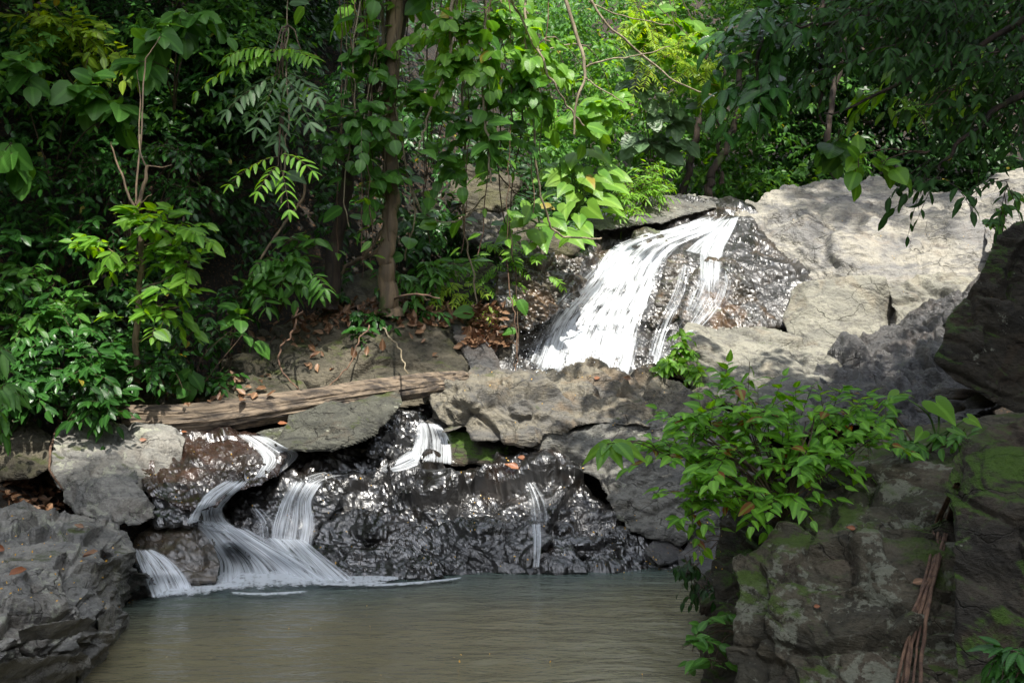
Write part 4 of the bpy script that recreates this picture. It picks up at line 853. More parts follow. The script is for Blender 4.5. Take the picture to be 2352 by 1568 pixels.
def foam(label, pts, mat='foam'):
    """froth floating flat on the pool: centre line points (x, y, half width in picture units)"""
    mb = MB()
    for (line) in pts:
        c = smooth_path(line, 40); nu = 14; vs = []
        uvs = []
        for i, (x, y, hw) in enumerate(c):
            for j in range(nu):
                f = j / (nu - 1.0); yy = y + (f * 2 - 1) * hw; d = CH * F / (yy - CY)
                v = P(x, yy, d); v[2] = 0.022 + 0.012 * math.sin(f * 3.14)
                vs.append(v); uvs.append((f, i / 39.0 * (abs(c[-1][0] - c[0][0]) / 90.0)))
        i = np.arange(39)[:, None] * nu + np.arange(nu - 1)[None]
        fd = np.repeat(np.clip(np.minimum(np.linspace(0, 1, 40), 1 - np.linspace(0, 1, 40)) / .15, 0, 1), nu)
        mb.add(np.array(vs), quads=np.stack([i, i + 1, i + nu + 1, i + nu], -1).reshape(-1, 4), uv=np.array(uvs), fade=fd)
    V = np.concatenate(mb.v)
    o = mb.build('foam', M[mat], origin=(V[:, 0].mean(), V[:, 1].mean(), 0))
    tag(o, label, 'foam')
foam('white froth spreading on the pool from the main left cascade', [[(430, 1345, 22), (520, 1340, 34), (640, 1336, 38), (760, 1334, 32), (840, 1338, 22), (900, 1336, 10), (940, 1334, 4)], [(700, 1345, 6), (800, 1350, 7), (900, 1345, 5)]])
foam('froth patch below the short left fall', [[(340, 1372, 14), (390, 1362, 28), (450, 1358, 28), (520, 1352, 20), (580, 1346, 10)]])
foam('loose froth drifting right of the main cascade foam', [[(820, 1352, 4), (900, 1350, 6), (1000, 1342, 5), (1080, 1332, 3)], [(520, 1368, 4), (600, 1372, 6), (720, 1366, 5)]])
foam('small ring of froth where the trickle meets the pool', [[(1195, 1309, 4), (1228, 1310, 6), (1270, 1309, 4)]])
# ------------------------------------------------------------------ leaves
def mk_leaf(us, ws, fold=0.18, droop=0.25, wave=0.0, stalk=0.0):
    vs = []; uvs = []; tris = []; quads = []
    n = len(us)
    def zz(u): return -droop * u * u
    rows = []
    for k, (u, hw) in enumerate(zip(us, ws)):
        if hw == 0:
            rows.append([len(vs)]); vs.append((u, 0, zz(u))); uvs.append((u, 0))
        else:
            r = []
            for sgn in (-1, 0, 1):
                r.append(len(vs)); vs.append((u - (0.06 if sgn == 0 and False else 0), sgn * hw, zz(u) + abs(sgn) * hw * fold + wave * abs(sgn) * math.sin(k * 2.1 + sgn)))
                uvs.append((u, sgn * hw * 1.0))
            rows.append(r)
    for a, b in zip(rows[:-1], rows[1:]):
        if len(a) == 1 and len(b) == 3: tris += [(a[0], b[1], b[0]), (a[0], b[2], b[1])]
        elif len(a) == 3 and len(b) == 1: tris += [(a[0], a[1], b[0]), (a[1], a[2], b[0])]
        else: quads += [(a[0], a[1], b[1], b[0]), (a[1], a[2], b[2], b[1])]
    if stalk:
        k = len(vs); vs += [(-stalk, -0.012, 0.02), (-stalk, 0.012, 0.02)]; uvs += [(0, 0), (0, 0)]
        tris.append((0, k, k + 1))
    return np.array(vs), np.array(tris).reshape(-1, 3), np.array(quads).reshape(-1, 4), np.array(uvs)
LF = {
    'ovate': mk_leaf([0, .14, .38, .65, .86, 1], [0, .17, .25, .20, .09, 0], stalk=.1),
    'ovate_lo': mk_leaf([0, .35, .75, 1], [0, .24, .15, 0]),
    'broad': mk_leaf([0, .06, .25, .5, .75, .93, 1.02], [0, .22, .38, .40, .30, .12, 0], fold=.12, droop=.32, wave=.035, stalk=.18),
    'long': mk_leaf([0, .12, .35, .65, .88, 1], [0, .09, .16, .14, .06, 0], fold=.25, droop=.3, stalk=.06),
    'narrow': mk_leaf([0, .3, .7, 1], [0, .11, .09, 0], fold=.2, droop=.2),
    'hib': mk_leaf([0, .06, .2, .42, .65, .85, 1.02], [0, .15, .23, .24, .17, .08, 0], fold=.16, droop=.28, wave=.02, stalk=.1),
    'flat': mk_leaf([0, .25, .6, 1], [0, .26, .24, 0], fold=.1, droop=.1),
    'curl': mk_leaf([0, .15, .4, .7, 1], [0, .2, .28, .18, 0], fold=.75, droop=-.25, wave=.06, stalk=.15),
}
def heart():
    # arrow shaped blade: two lobes behind the stalk, a long tip in front
    o = [(0, 0), (-.18, .10), (-.30, .22), (-.26, .36), (-.08, .44), (.18, .42), (.45, .32), (.72, .17), (.9, .06), (1.0, 0)]
    mid = [(0.0, 0), (.02, 0), (.02, 0), (.04, 0), (.1, 0), (.25, 0), (.45, 0), (.68, 0), (.88, 0), (1.0, 0)]
    vs = []; uv = []; tr = []; qd = []
    def z(u, v): return -0.28 * max(u, 0) ** 2 + 0.16 * abs(v) - 0.5 * abs(v) ** 2 - 0.25 * min(u, 0) ** 2 + .02 * math.sin(9 * u + 3)
    for s in (-1, 1):
        b = len(vs)
        for (u, v), (mu, _) in zip(o, mid):
            vs.append((mu, 0, z(mu, 0))); uv.append((mu, 0))
            vs.append(((u + mu) / 2, s * v * .5, z((u + mu) / 2, v * .5))); uv.append(((u + mu) / 2, s * v * .5))
            vs.append((u, s * v, z(u, v))); uv.append((u, s * v))
        for k in range(len(o) - 1):
            for c in (0, 1):
                i = b + k * 3 + c; q = (i, i + 1, i + 4, i + 3)
                qd.append(q if s > 0 else q[::-1])
    return np.array(vs), np.zeros((0, 3), int), np.array(qd), np.array(uv)
LF['heart'] = heart()

def leaves(mb, kind, pos, axis, normal, size, wr=1.0):
    T, tr, qd, uv = LF[kind]
    pos = np.asarray(pos, float); n = len(pos)
    if n == 0: return
    axis = nrm(np.asarray(axis, float)); side = nrm(np.cross(normal, axis)); nn = np.cross(axis, side)
    size = np.broadcast_to(np.asarray(size, float), (n,)); wr = np.broadcast_to(np.asarray(wr, float), (n,))
    dr = 0.5 + RS.rand(n)
    V = pos[:, None] + size[:, None, None] * (T[None, :, 0:1] * axis[:, None] + (T[None, :, 1:2] * wr[:, None, None]) * side[:, None] + (T[None, :, 2:3] * dr[:, None, None]) * nn[:, None])
    k = len(T); off = (np.arange(n) * k)[:, None, None]
    mb.add(V.reshape(-1, 3), tris=(tr[None] + off).reshape(-1, 3) if len(tr) else None, quads=(qd[None] + off).reshape(-1, 4) if len(qd) else None, uv=np.tile(uv, (n, 1)))

UP = np.array([0, 0, 1.0]); TOCAM = np.array([0, -1.0, 0])
def sprays(mb, tw, kind, org, dirs, length, nl, size, droop=0.35, upn=1.0, cam=0.45, rnd=0.45, wr=1.0, twr=0.004, pair=True, hang=0.25, jit=0.15):
    """leafy twigs: leaves stand alternately on both sides of a drooping twig"""
    org = np.asarray(org, float); S = len(org)
    if S == 0: return
    dirs = nrm(np.asarray(dirs, float)); length = np.broadcast_to(np.asarray(length, float), (S,))
    t = (np.arange(nl) + 0.6) / nl
    tt = t[None, :, None]
    base = org[:, None] + dirs[:, None] * (length[:, None, None] * tt) - UP * (droop * length[:, None, None] * tt ** 2)
    tang = nrm(dirs[:, None] - UP * (2 * droop * tt) + 0 * base)
    sd = nrm(np.cross(dirs, UP + 0.05))[:, None] * np.ones((1, nl, 1))
    sg = np.where(np.arange(nl) % 2 == 0, 1.0, -1.0)[None, :, None]
    last = (np.arange(nl) == nl - 1)[None, :, None]
    ax = np.where(last, tang, tang * 0.65 + sd * sg * 0.8) - UP * hang + jit * RS.randn(S, nl, 3)
    nn = UP * upn + TOCAM * cam + rnd * RS.randn(S, nl, 3)
    sz = size * (0.65 + 0.6 * RS.rand(S, nl)) * (1 - 0.25 * np.abs(t - 0.5))[None]
    keep = RS.rand(S, nl) > 0.08
    leaves(mb, kind, base[keep], ax[keep], nn[keep], sz[keep], wr)
    if tw is not None:
        for i in range(S):
            s = np.linspace(0, 1, 4)[:, None]
            p = org[i] + dirs[i] * length[i] * s - UP * droop * length[i] * s ** 2
            tube(tw, p, [twr, twr * .8, twr * .6, twr * .3], 3)

def pinnate(mb, tw, org, dirs, length, nl, size, kind='long', droop=0.5, cam=0.6, wr=1.0, twr=0.004, rnd=.15, hang=.35):
    """compound leaf: paired leaflets on an arching stalk"""
    for o, d, L in zip(org, dirs, np.broadcast_to(length, (len(org),))):
        d = nrm(np.asarray(d, float)); t = np.linspace(0.12, 1, nl)[:, None]
        b = o + d * L * t - UP * droop * L * t ** 2
        tg = nrm(d - UP * 2 * droop * t)
        nn0 = nrm(UP + TOCAM * cam); sd = nrm(np.cross(tg, nn0))
        for sg in (-1, 1):
            ax = tg * 0.45 + sd * sg - UP * hang * 0.6 + rnd * RS.randn(nl, 3)
            sz = size * (0.75 + 0.35 * np.sin(t[:, 0] * 2.6)) * (0.9 + .2 * RS.rand(nl))
            leaves(mb, kind, b, ax, np.tile(nn0, (nl, 1)) + 0.2 * RS.randn(nl, 3), sz, wr)
        leaves(mb, kind, b[-1:], tg[-1:], nn0[None], size * .9, wr)
        tube(tw, np.concatenate([[o], b]), np.linspace(twr, twr * .4, nl + 1), 4)

def blob_points(cx, cy, rx, ry, d, dr, n):
    a = RS.randn(n, 3); a = nrm(a) * (RS.rand(n, 1) ** 0.45)
    dd = d + a[:, 1] * dr
    x = cx + a[:, 0] * rx; y = cy + a[:, 2] * ry
    p = np.stack([(x - CX) / F * dd, dd, CH + (CY - y) / F * dd], 1)
    dirs = a * np.array([1, 1, -1.0]) ; return p, dirs

def shrub(name, label, cat, leafmat, kind, blobs, base, size, nl=7, slen=0.35, stems=8, stemr=0.012, stemmat='twig', group=None, droop=0.35, cam=0.45, hang=0.25, wr=1.0, upn=1.0, rnd=.45, pin=False, out=1.0, twr=.004):
    b0 = P(*base); root = thing(name, b0, label, cat, group)
    fo = MB(); tw = MB(); ends = []
    for bl in blobs:
        cx, cy, rx, ry, d, dr, n = bl
        p, di = blob_points(cx, cy, rx, ry, d, dr, n)
        dd = di * out + UP * 0.15 + TOCAM * 0.25 + 0.35 * RS.randn(n, 3) * np.array([1, 1, .5])
        L = slen * (0.7 + 0.6 * RS.rand(n))
        start = p - nrm(dd) * L[:, None] * 0.5
        if pin: pinnate(fo, tw, start, dd, L, nl, size, kind, droop, cam, wr, twr, hang=hang)
        else: sprays(fo, tw, kind, start, dd, L, nl, size, droop, upn, cam, rnd, wr, twr, hang=hang)
        ends += list(start[:max(1, int(stems * n / sum(q[6] for q in blobs)))])
    fo.build('foliage', M[leafmat], root)
    st = MB()
    for e in ends:
        mid = b0 * 0.5 + e * 0.5 + np.array([0, 0, 0.12 * np.linalg.norm(e - b0)]) + 0.05 * np.linalg.norm(e - b0) * RS.randn(3)
        tube(st, smooth_path([b0, b0 * .75 + mid * .25 + 0.02 * RS.randn(3), mid, e], 12, 0.01, RS.randint(99)), np.linspace(stemr, stemr * .35, 12), 5)
    if tw.n:
        for v, t_, q in [(np.concatenate(tw.v), tw.t, tw.q)]: st.add(v, quads=np.concatenate(q), uv=np.concatenate(tw.uv))
    st.build('stem', M[stemmat], root)
    return root

def limb(mb, pts, r0, r1, seg=8, n=30, wob=0.02, seed=0):
    w_ = smooth_path([P(*p) for p in pts], n, wob, seed)
    rr = np.linspace(r0, r1, n)
    tube(mb, w_, rr, seg); return w_

# ------------------------------------------------------------------ stuff: understorey, far wood, added shade canopy
def mass(name, label, mat, kind, npts, region, depth, size, nl, slen, dens=None, twmat=None, cam=.45, thr=0.0, freq=1 / 90., seed=3, upn=1.0, rnd=.5):
    x0, y0, x1, y1 = region
    x = x0 + (x1 - x0) * RS.rand(npts); y = y0 + (y1 - y0) * RS.rand(npts)
    q = np.stack([x * freq, y * freq, np.full(npts, seed * 1.7)], 1)
    f = fbm(q, 3, seed)
    k = f > thr
    if dens is not None: k &= RS.rand(npts) < dens(x, y)
    x = x[k]; y = y[k]; d = depth(x, y)
    p = np.stack([(x - CX) / F * d, d, CH + (CY - y) / F * d], 1)
    n = len(p)
    dirs = RS.randn(n, 3) * np.array([1, .6, .5]) + TOCAM * .45 + UP * .15
    mb = MB(); tw = MB() if twmat else None
    sprays(mb, tw, kind, p, dirs, slen * (0.6 + .8 * RS.rand(n)), nl, size, cam=cam, upn=upn, rnd=rnd)
    if tw is not None and tw.n: mb.add(np.concatenate(tw.v), quads=np.concatenate(tw.q), uv=np.tile([0.5, 0.0], (tw.n, 1)))
    o = mb.build(name, M[mat])
    return tag(o, label, None, None, 'stuff')

def hd(lo, hi):
    def fn(x, y):
        h = hill_depth(x, y); return np.maximum(h - (lo + (hi - lo) * RS.rand(len(x))), 8.5)
    return fn
def left_d(x, y):       # sparse in the dark hollows of the left bank
    g = np.ones_like(x)
    for cx, cy, rx, ry, a in ((600, 420, 190, 160, .97), (170, 540, 130, 60, .9), (700, 560, 120, 70, .85), (560, 640, 110, 80, .8), (960, 560, 160, 130, .55), (1000, 380, 200, 140, .3)):
        g = g * (1 - a * np.exp(-(((x - cx) / rx) ** 2 + ((y - cy) / ry) ** 2)))
    return np.where((x > 480) & (y > 700), 0.06, g) * np.where((x > 1130) & (y > 470), 0.1, 1)
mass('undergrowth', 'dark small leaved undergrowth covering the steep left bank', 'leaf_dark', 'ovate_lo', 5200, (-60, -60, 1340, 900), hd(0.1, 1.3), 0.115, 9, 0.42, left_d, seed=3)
mass('undergrowth', 'glossy green leaf sprays scattered over the steep left bank', 'leaf_gloss', 'ovate', 1900, (-60, -60, 1340, 880), hd(0.9, 2.0), 0.12, 8, 0.40, left_d, thr=0.08, freq=1 / 60., seed=9, twmat=1)
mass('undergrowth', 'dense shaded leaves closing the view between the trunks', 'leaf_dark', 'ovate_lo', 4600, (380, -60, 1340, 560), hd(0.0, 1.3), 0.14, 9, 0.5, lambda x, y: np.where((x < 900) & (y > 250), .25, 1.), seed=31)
mass('undergrowth', 'bright leafy growth high on the left bank under the sky gap', 'leaf_mid', 'ovate', 800, (-60, -60, 700, 330), hd(1.2, 2.4), 0.13, 8, 0.42, lambda x, y: np.clip(1.3 - y / 260., 0, 1), thr=0.12, freq=1 / 80., seed=14)
def far_d(x, y): return 19 + 6 * RS.rand(len(x)) + np.maximum(0, 300 - y) * .004
mass('far_wood', 'sunlit wood of small leaves rising behind the waterfall', 'leaf_mid', 'ovate_lo', 5200, (1180, -60, 2000, 480), far_d, 0.15, 9, 0.55, None, thr=-0.25, freq=1 / 70., seed=21, cam=.6)
mass('far_wood', 'yellow green lit leaves among the far wood', 'leaf_bright', 'ovate_lo', 1500, (1280, -60, 1900, 440), lambda x, y: 18.4 + 3 * RS.rand(len(x)), 0.16, 8, 0.5, None, thr=0.22, freq=1 / 60., seed=25, cam=.6)
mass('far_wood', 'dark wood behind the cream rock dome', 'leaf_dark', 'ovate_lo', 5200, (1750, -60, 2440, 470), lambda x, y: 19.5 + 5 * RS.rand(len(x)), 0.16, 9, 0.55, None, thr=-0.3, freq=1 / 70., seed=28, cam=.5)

def canopy():  # unseen leaf masses added towards the sun to shade pool and banks
    mb = MB(); sh = np.array(sv) / sv.z
    def zone(n, xr, yr, z0, thr, seed, zr=(25, 33), fr=0.55, keep=None):
        g = np.stack([xr[0] + (xr[1] - xr[0]) * RS.rand(n), yr[0] + (yr[1] - yr[0]) * RS.rand(n), np.full(n, z0)], 1)
        f = fbm(np.concatenate([g[:, :2] * fr, g[:, 2:] * 0 + seed], 1), 3, seed) > thr
        if keep is not None: f &= keep(g[:, 0], g[:, 1])
        g = g[f]; h = zr[0] + (zr[1] - zr[0]) * RS.rand(len(g)) - z0
        p = g + sh * h[:, None]
        dirs = RS.randn(len(p), 3) * np.array([1, 1, .3])
        sprays(mb, None, 'ovate_lo', p, dirs, 0.9, 9, 0.34, upn=1.6, cam=0, rnd=.5)
    zone(2000, (-8, 7), (-3, 10.2), 0.5, -0.5, 5, keep=lambda x, y: (((x - 1.5) / .9) ** 2 + ((y - 6.2) / .8) ** 2 > 1) | (RS.rand(len(x)) < .2))
    zone(2600, (-4.5, 3.2), (3.5, 9.7), 0.2, -3, 6)
    zone(1700, (-8.5, -1.0), (10.4, 14.8), 2.5, -0.1, 8, fr=0.9)
    zone(600, (2.6, 7.5), (6, 11), 2.2, -0.5, 11)
    zone(1000, (3.2, 10), (15.5, 24), 5.5, -0.2, 13, zr=(19, 24))
    def over(n, xr, yr, zr, sc=.34):  # unseen overstory added above the banks to block sky light
        p = np.stack([xr[0] + (xr[1] - xr[0]) * RS.rand(n), yr[0] + (yr[1] - yr[0]) * RS.rand(n), zr[0] + (zr[1] - zr[0]) * RS.rand(n)], 1)
        p[:, 2] = np.maximum(p[:, 2], CH + p[:, 1] * .36 + .6)
        sprays(mb, None, 'ovate_lo', p, RS.randn(n, 3) * np.array([1, 1, .3]), 0.9, 9, sc, upn=1.6, cam=0, rnd=.5)
    over(1500, (-10, -1.6), (10.5, 18), (8, 12)); over(900, (-12, -5.5), (5, 11), (6, 11))
    over(1500, (3.5, 14), (17, 27), (10, 13)); over(500, (4.2, 9), (3, 8), (6.5, 10)); over(350, (2.2, 5.5), (3.5, 8.2), (6.5, 9))
    o = mb.build('shade_canopy', M['leaf_dark']); tag(o, 'unseen leaf canopy added to shade the pool and banks', None, None, 'stuff')
canopy()

# ------------------------------------------------------------------ trees, trunks
def tree(name, label, pts, r0, r1, mat, crown=None, group=None, seed=1, extra=None):
    b0 = P(*pts[0]); root = thing(name, b0, label, 'tree', group)
    tk = MB(); path = smooth_path([P(*p) for p in pts], 60, 0.03, seed)
    seg = 18; n = len(path); rr = np.interp(np.linspace(0, 1, n), [0, .06, .15, 1], [r0 * 1.6, r0 * 1.15, r0, r1])
    t = nrm(np.gradient(path, axis=0)); a = nrm(np.cross(t, np.array([.2, 1, .1]))); b = np.cross(t, a); ang = np.arange(seg) / seg * 6.2832
    q = np.stack([np.repeat(np.arange(n) * .12, seg), np.tile(np.cos(ang) * 1.5, n), np.tile(np.sin(ang) * 1.5, n)], 1)
    R = rr[:, None] * (1 + .22 * fbm(q, 3, seed).reshape(n, seg))
    v = path[:, None] + R[..., None] * (np.cos(ang)[None, :, None] * a[:, None] + np.sin(ang)[None, :, None] * b[:, None])
    i = np.arange(n - 1)[:, None] * seg; j = np.arange(seg)[None]; k = (j + 1) % seg
    tk.add(v.reshape(-1, 3), quads=np.stack([i + j, i + k, i + seg + k, i + seg + j], -1).reshape(-1, 4))
    for e in (extra or []): limb(tk, e[0], e[1], e[2], 6, 24, 0.02, seed)
    tk.build('trunk', M[mat], root)
    if crown:
        fo = MB(); st = MB(); top = path[-1]
        for bl in crown['blobs']:
            cx, cy, rx, ry, d, dr, m_ = bl
            p, di = blob_points(cx, cy, rx, ry, d, dr, m_)
            dd = di * .8 + UP * .1 + TOCAM * .2 + .4 * RS.randn(m_, 3)
            sprays(fo, st, crown['kind'], p, dd, crown['len'] * (.6 + .8 * RS.rand(m_)), crown.get('nl', 7), crown['size'], cam=.5)
            c_ = P(cx, cy, d); limbp = smooth_path([path[int(n * .75)], (top + c_) / 2 + .1 * RS.randn(3), c_], 14, .03, seed)
            tube(st, limbp, np.linspace(r1 * .6, .01, 14), 5)
        st.build('branch', M['twig'], root); fo.build('crown', M[crown['mat']], root)
    return root
tree('tree', 'pale barked slender tree trunk standing on the bank behind hanging vines', [(895, 730, 12.75), (892, 640, 12.7), (888, 560, 12.7), (900, 420, 12.7), (890, 300, 12.7), (905, 120, 12.6), (925, -120, 12.5)], .09, .08, 'bark',
     dict(kind='broad', mat='leaf_bright', size=.25, len=.5, nl=6, blobs=[(1000, -60, 190, 60, 12.7, .5, 16), (850, -70, 90, 60, 12.8, .4, 8)]), seed=4,
     extra=[([(890, 560, 13.25), (850, 585, 13.2), (800, 610, 13.2), (770, 650, 13.1)], .03, .015), ([(905, 640, 13.2), (940, 668, 13.1), (985, 690, 12.9)], .03, .012), ([(888, 520, 13.2), (850, 570, 13.1), (838, 600, 13.1), (870, 640, 13.1)], .026, .02)])
tree('tree', 'dark leaning tree trunk crossing the vines left of the pale trunk', [(755, 705, 12.9), (768, 600, 12.9), (790, 470, 12.9), (822, 300, 12.8), (870, 170, 12.7), (915, 60, 12.6), (950, -120, 12.5)], .085, .055, 'barkdark',
     dict(kind='broad', mat='leaf_mid', size=.24, len=.5, nl=6, blobs=[(930, -90, 120, 50, 12.4, .4, 10)]), seed=6)
for lab, pts, r in [('thin reddish trunk among the far wood left of the cream dome', [(1560, 470, 18.6), (1590, 350, 18.7), (1612, 230, 18.8), (1630, 60, 18.9)], .06),
                    ('slender dark trunk forking in the far wood above the waterfall top', [(1625, 470, 18.5), (1640, 390, 18.5), (1685, 300, 18.6), (1700, 150, 18.8)], .07),
                    ('straight thin trunk rising in the far wood beside the forked one', [(1655, 420, 18.8), (1650, 300, 18.8), (1668, 120, 18.8)], .035),
                    ('dark leaning trunk in the shaded wood behind the cream dome', [(1925, 430, 18.9), (1900, 300, 18.9), (1935, 130, 19), (1950, -60, 19)], .06)]:
    tree('tree', lab, pts, r, r * .6, 'barkdark', group='slender trunks of the far wood', seed=len(lab))

# ------------------------------------------------------------------ plants of the left bank
GS = 'shrubs of the left bank'
shrub('shrub', 'glossy dense shrub hanging over the left edge rocks beside the log end', 'shrub', 'leaf_gloss', 'ovate', [(110, 760, 110, 60, 10.6, .5, 40), (200, 850, 100, 80, 10.4, .5, 60), (70, 900, 90, 70, 10.3, .4, 42), (235, 925, 70, 40, 10.2, .3, 26)], (170, 960, 10.7), .135, 7, .34, 14, group=GS, cam=.6)
shrub('shrub', 'mid green shrub with pale new leaves left of the slender sapling', 'shrub', 'leaf_mid', 'ovate', [(150, 700, 70, 45, 10.9, .3, 26), (60, 640, 80, 50, 11.0, .4, 20), (60, 740, 60, 30, 10.6, .3, 12)], (120, 860, 10.9), .15, 7, .34, 8, group=GS)
shrub('shrub', 'leafy twigs spreading low behind the sapling stem above the log', 'shrub', 'leaf_gloss', 'ovate', [(330, 830, 100, 50, 10.9, .4, 34), (430, 740, 70, 50, 11.3, .3, 18)], (330, 900, 11.2), .12, 7, .32, 8, group=GS)
shrub('shrub', 'dark glossy shrub high at the left edge', 'shrub', 'leaf_gloss', 'ovate', [(90, 560, 110, 60, 11.5, .4, 36), (200, 520, 90, 40, 11.6, .4, 18)], (110, 700, 11.7), .12, 8, .36, 9, group=GS)
shrub('shrub', 'fine leaved twiggy shrub over the dark hollow at the upper left', 'shrub', 'leaf_gloss', 'ovate', [(240, 380, 130, 60, 11.8, .4, 40), (390, 330, 80, 50, 12, .4, 20), (420, 420, 70, 50, 12, .4, 16)], (300, 600, 12.4), .105, 8, .4, 10, group=GS)
shrub('shrub', 'bright yellow green bush lit by sun near the top left corner', 'shrub', 'leaf_yellow', 'ovate', [(170, 80, 110, 60, 12.2, .4, 34), (270, 130, 80, 50, 12.2, .4, 18), (90, 40, 70, 40, 12.2, .3, 14)], (220, 330, 12.9), .16, 7, .4, 10, group=GS)
shrub('shrub', 'shrub of drooping mid green leaves in the middle of the dark bank', 'shrub', 'leaf_mid', 'ovate', [(650, 610, 60, 35, 12.2, .2, 12), (590, 640, 40, 25, 12.1, .2, 8), (700, 560, 50, 30, 12.4, .2, 8)], (640, 720, 12.6), .19, 7, .42, 6, group=GS)
shrub('shrub', 'small bush clinging to the top of the mossy boulder', 'shrub', 'leaf_gloss', 'ovate', [(560, 690, 60, 30, 12.3, .3, 16), (510, 780, 40, 40, 11.9, .2, 12), (480, 870, 60, 40, 11.5, .2, 18)], (530, 820, 12.2), .11, 7, .28, 6, group=GS)
shrub('shrub', 'cluster of narrow leaves beside the foot of the pale trunk', 'shrub', 'leaf_mid', 'long', [(960, 640, 60, 30, 13.1, .2, 22), (1010, 610, 40, 25, 13.2, .2, 12)], (960, 690, 13.2), .17, 7, .3, 6, group=GS)
shrub('shrub', 'leafy creeper draped down the front of the mossy boulder', 'shrub', 'leaf_gloss', 'ovate', [(840, 720, 60, 20, 12.6, .2, 16), (820, 765, 25, 30, 12.2, .1, 7), (960, 715, 40, 18, 12.9, .1, 7)], (850, 700, 12.9), .12, 6, .28, 5, group=GS)
# the sapling with its bare stems
def sapling():
    b0 = P(318, 880, 11.0); root = thing('sapling', b0, 'slender forked sapling with bare upper stems and tiers of fresh leaves', 'sapling')
    st = MB()
    limb(st, [(318, 880, 11.0), (312, 790, 10.9), (322, 640, 10.8), (322, 540, 10.7), (314, 490, 10.7), (322, 455, 10.7), (333, 420, 10.7), (336, 380, 10.7)], .034, .016, 8, 40, .015, 2)
    limb(st, [(314, 495, 10.7), (290, 430, 10.7), (268, 370, 10.7), (255, 325, 10.7)], .016, .006, 6, 20, .01, 3)
    limb(st, [(310, 470, 10.7), (318, 380, 10.8), (328, 260, 10.8), (332, 160, 10.8), (345, 120, 10.8), (366, 85, 10.8)], .012, .005, 6, 24, .01, 4)
    limb(st, [(318, 330, 10.8), (322, 220, 10.9), (316, 160, 10.9)], .007, .003, 5, 14, .01, 5)
    limb(st, [(336, 382, 10.7), (322, 350, 10.7), (322, 310, 10.8)], .010, .006, 5, 12, .006, 6)
    limb(st, [(316, 480, 10.7), (335, 455, 10.6), (350, 448, 10.6)], .008, .003, 5, 12, .006, 7)
    limb(st, [(338, 380, 10.7), (370, 385, 10.7), (395, 380, 10.7)], .007, .003, 5, 12, .006, 8)
    for a_, b_ in (((322, 540), (440, 540)), ((322, 600), (250, 570)), ((322, 640), (420, 620)), ((318, 700), (420, 700)), ((322, 560), (300, 530)), ((316, 760), (390, 750))):
        limb(st, [(a_[0], a_[1] + 25, 10.75), ((a_[0] + b_[0]) / 2, (a_[1] + b_[1]) / 2 + 14, 10.7), (b_[0], b_[1], 10.6)], .010, .004, 5, 14, .01, 9)
    st.build('stem', M['bark'], root)
    fo = MB(); tw = MB()
    for cx, cy, rx, ry, n in ((390, 525, 60, 18, 13), (310, 525, 40, 16, 9), (430, 550, 40, 18, 8), (250, 575, 50, 20, 10), (330, 600, 60, 25, 12), (420, 620, 45, 22, 10), (400, 690, 45, 30, 11), (330, 740, 60, 30, 8)):
        p, di = blob_points(cx, cy, rx, ry, 10.6, .25, n)
        sprays(fo, tw, 'ovate', p, di * .8 + UP * .2 + TOCAM * .3 + .3 * RS.randn(n, 3), .26, 6, .165, cam=.5, hang=.15)
    tw.build('twigs', M['twig'], root); fo.build('foliage', M['leaf_bright'], root)
sapling()
shrub('shrub', 'long fingered pale green fronds poking in at the left edge', 'plant', 'leaf_mid', 'long', [(-8, 790, 20, 20, 8.6, .2, 5), (-5, 880, 20, 25, 8.5, .2, 6), (-10, 950, 15, 20, 8.4, .2, 4)], (-50, 1000, 8.8), .2, 7, .26, 5, hang=.5)
shrub('shrub', 'big oval leaves on a branch at the left edge above the dark shrub', 'shrub', 'leaf_mid', 'broad', [(45, 345, 45, 20, 10.6, .2, 4)], (-40, 480, 11), .27, 5, .3, 3, group=GS)
shrub('shrub', 'broad leaved branch at the left edge under the yellow green bush', 'shrub', 'leaf_mid', 'broad', [(45, 150, 45, 25, 11, .2, 4), (190, 200, 60, 25, 11.4, .2, 5), (270, 245, 50, 20, 11.4, .2, 5)], (120, 420, 12), .27, 5, .32, 5, group=GS)
shrub('shrub', 'broad leaved twigs above the bare stems of the sapling', 'shrub', 'leaf_mid', 'broad', [(355, 70, 30, 18, 11.2, .2, 3), (340, 140, 40, 20, 11.2, .2, 3), (440, 40, 60, 25, 11.6, .2, 6)], (400, 250, 12.3), .27, 5, .3, 4, group=GS)
shrub('shrub', 'large round leaves on the earth behind the log left half', 'shrub', 'leaf_mid', 'broad', [(430, 855, 22, 12, 11.2, .1, 2), (425, 890, 12, 10, 11.1, .1, 1), (545, 730, 30, 20, 11.6, .1, 2), (570, 770, 18, 12, 11.6, .1, 1)], (430, 925, 11.3), .22, 4, .2, 4, group=GS)
# hanging compound leaves
def comp(name, label, mat, items, base, size, kind='long', nl=7, stemr=.012, wr=1.0, twmat='twig', droop=.5):
    b0 = P(*base); root = thing(name, b0, label, 'branch'); fo = MB(); st = MB()
    hub = None
    for (x0, y0, x1, y1, d) in items:
        o = P(x0, y0, d); e = P(x1, y1, d - .15); L = np.linalg.norm(e - o); pinnate(fo, st, [o], [e - o + UP * .25 * L], [L], nl, size, kind, droop, .6, wr, .004)
        tube(st, smooth_path([b0, (b0 + o) / 2 + UP * .08, o], 12, .01, RS.randint(50)), np.linspace(stemr, stemr * .4, 12), 5)
    st.build('stem', M[twmat], root); fo.build('foliage', M[mat], root)
comp('leafy_branch', 'bright arching compound leaves crossing the dark upper left', 'leaf_bright', [(640, 130, 460, 165, 11), (630, 120, 520, 100, 11), (690, 115, 560, 120, 11.1), (650, 130, 720, 110, 11.2)], (660, 60, 11.6), .15, nl=9)
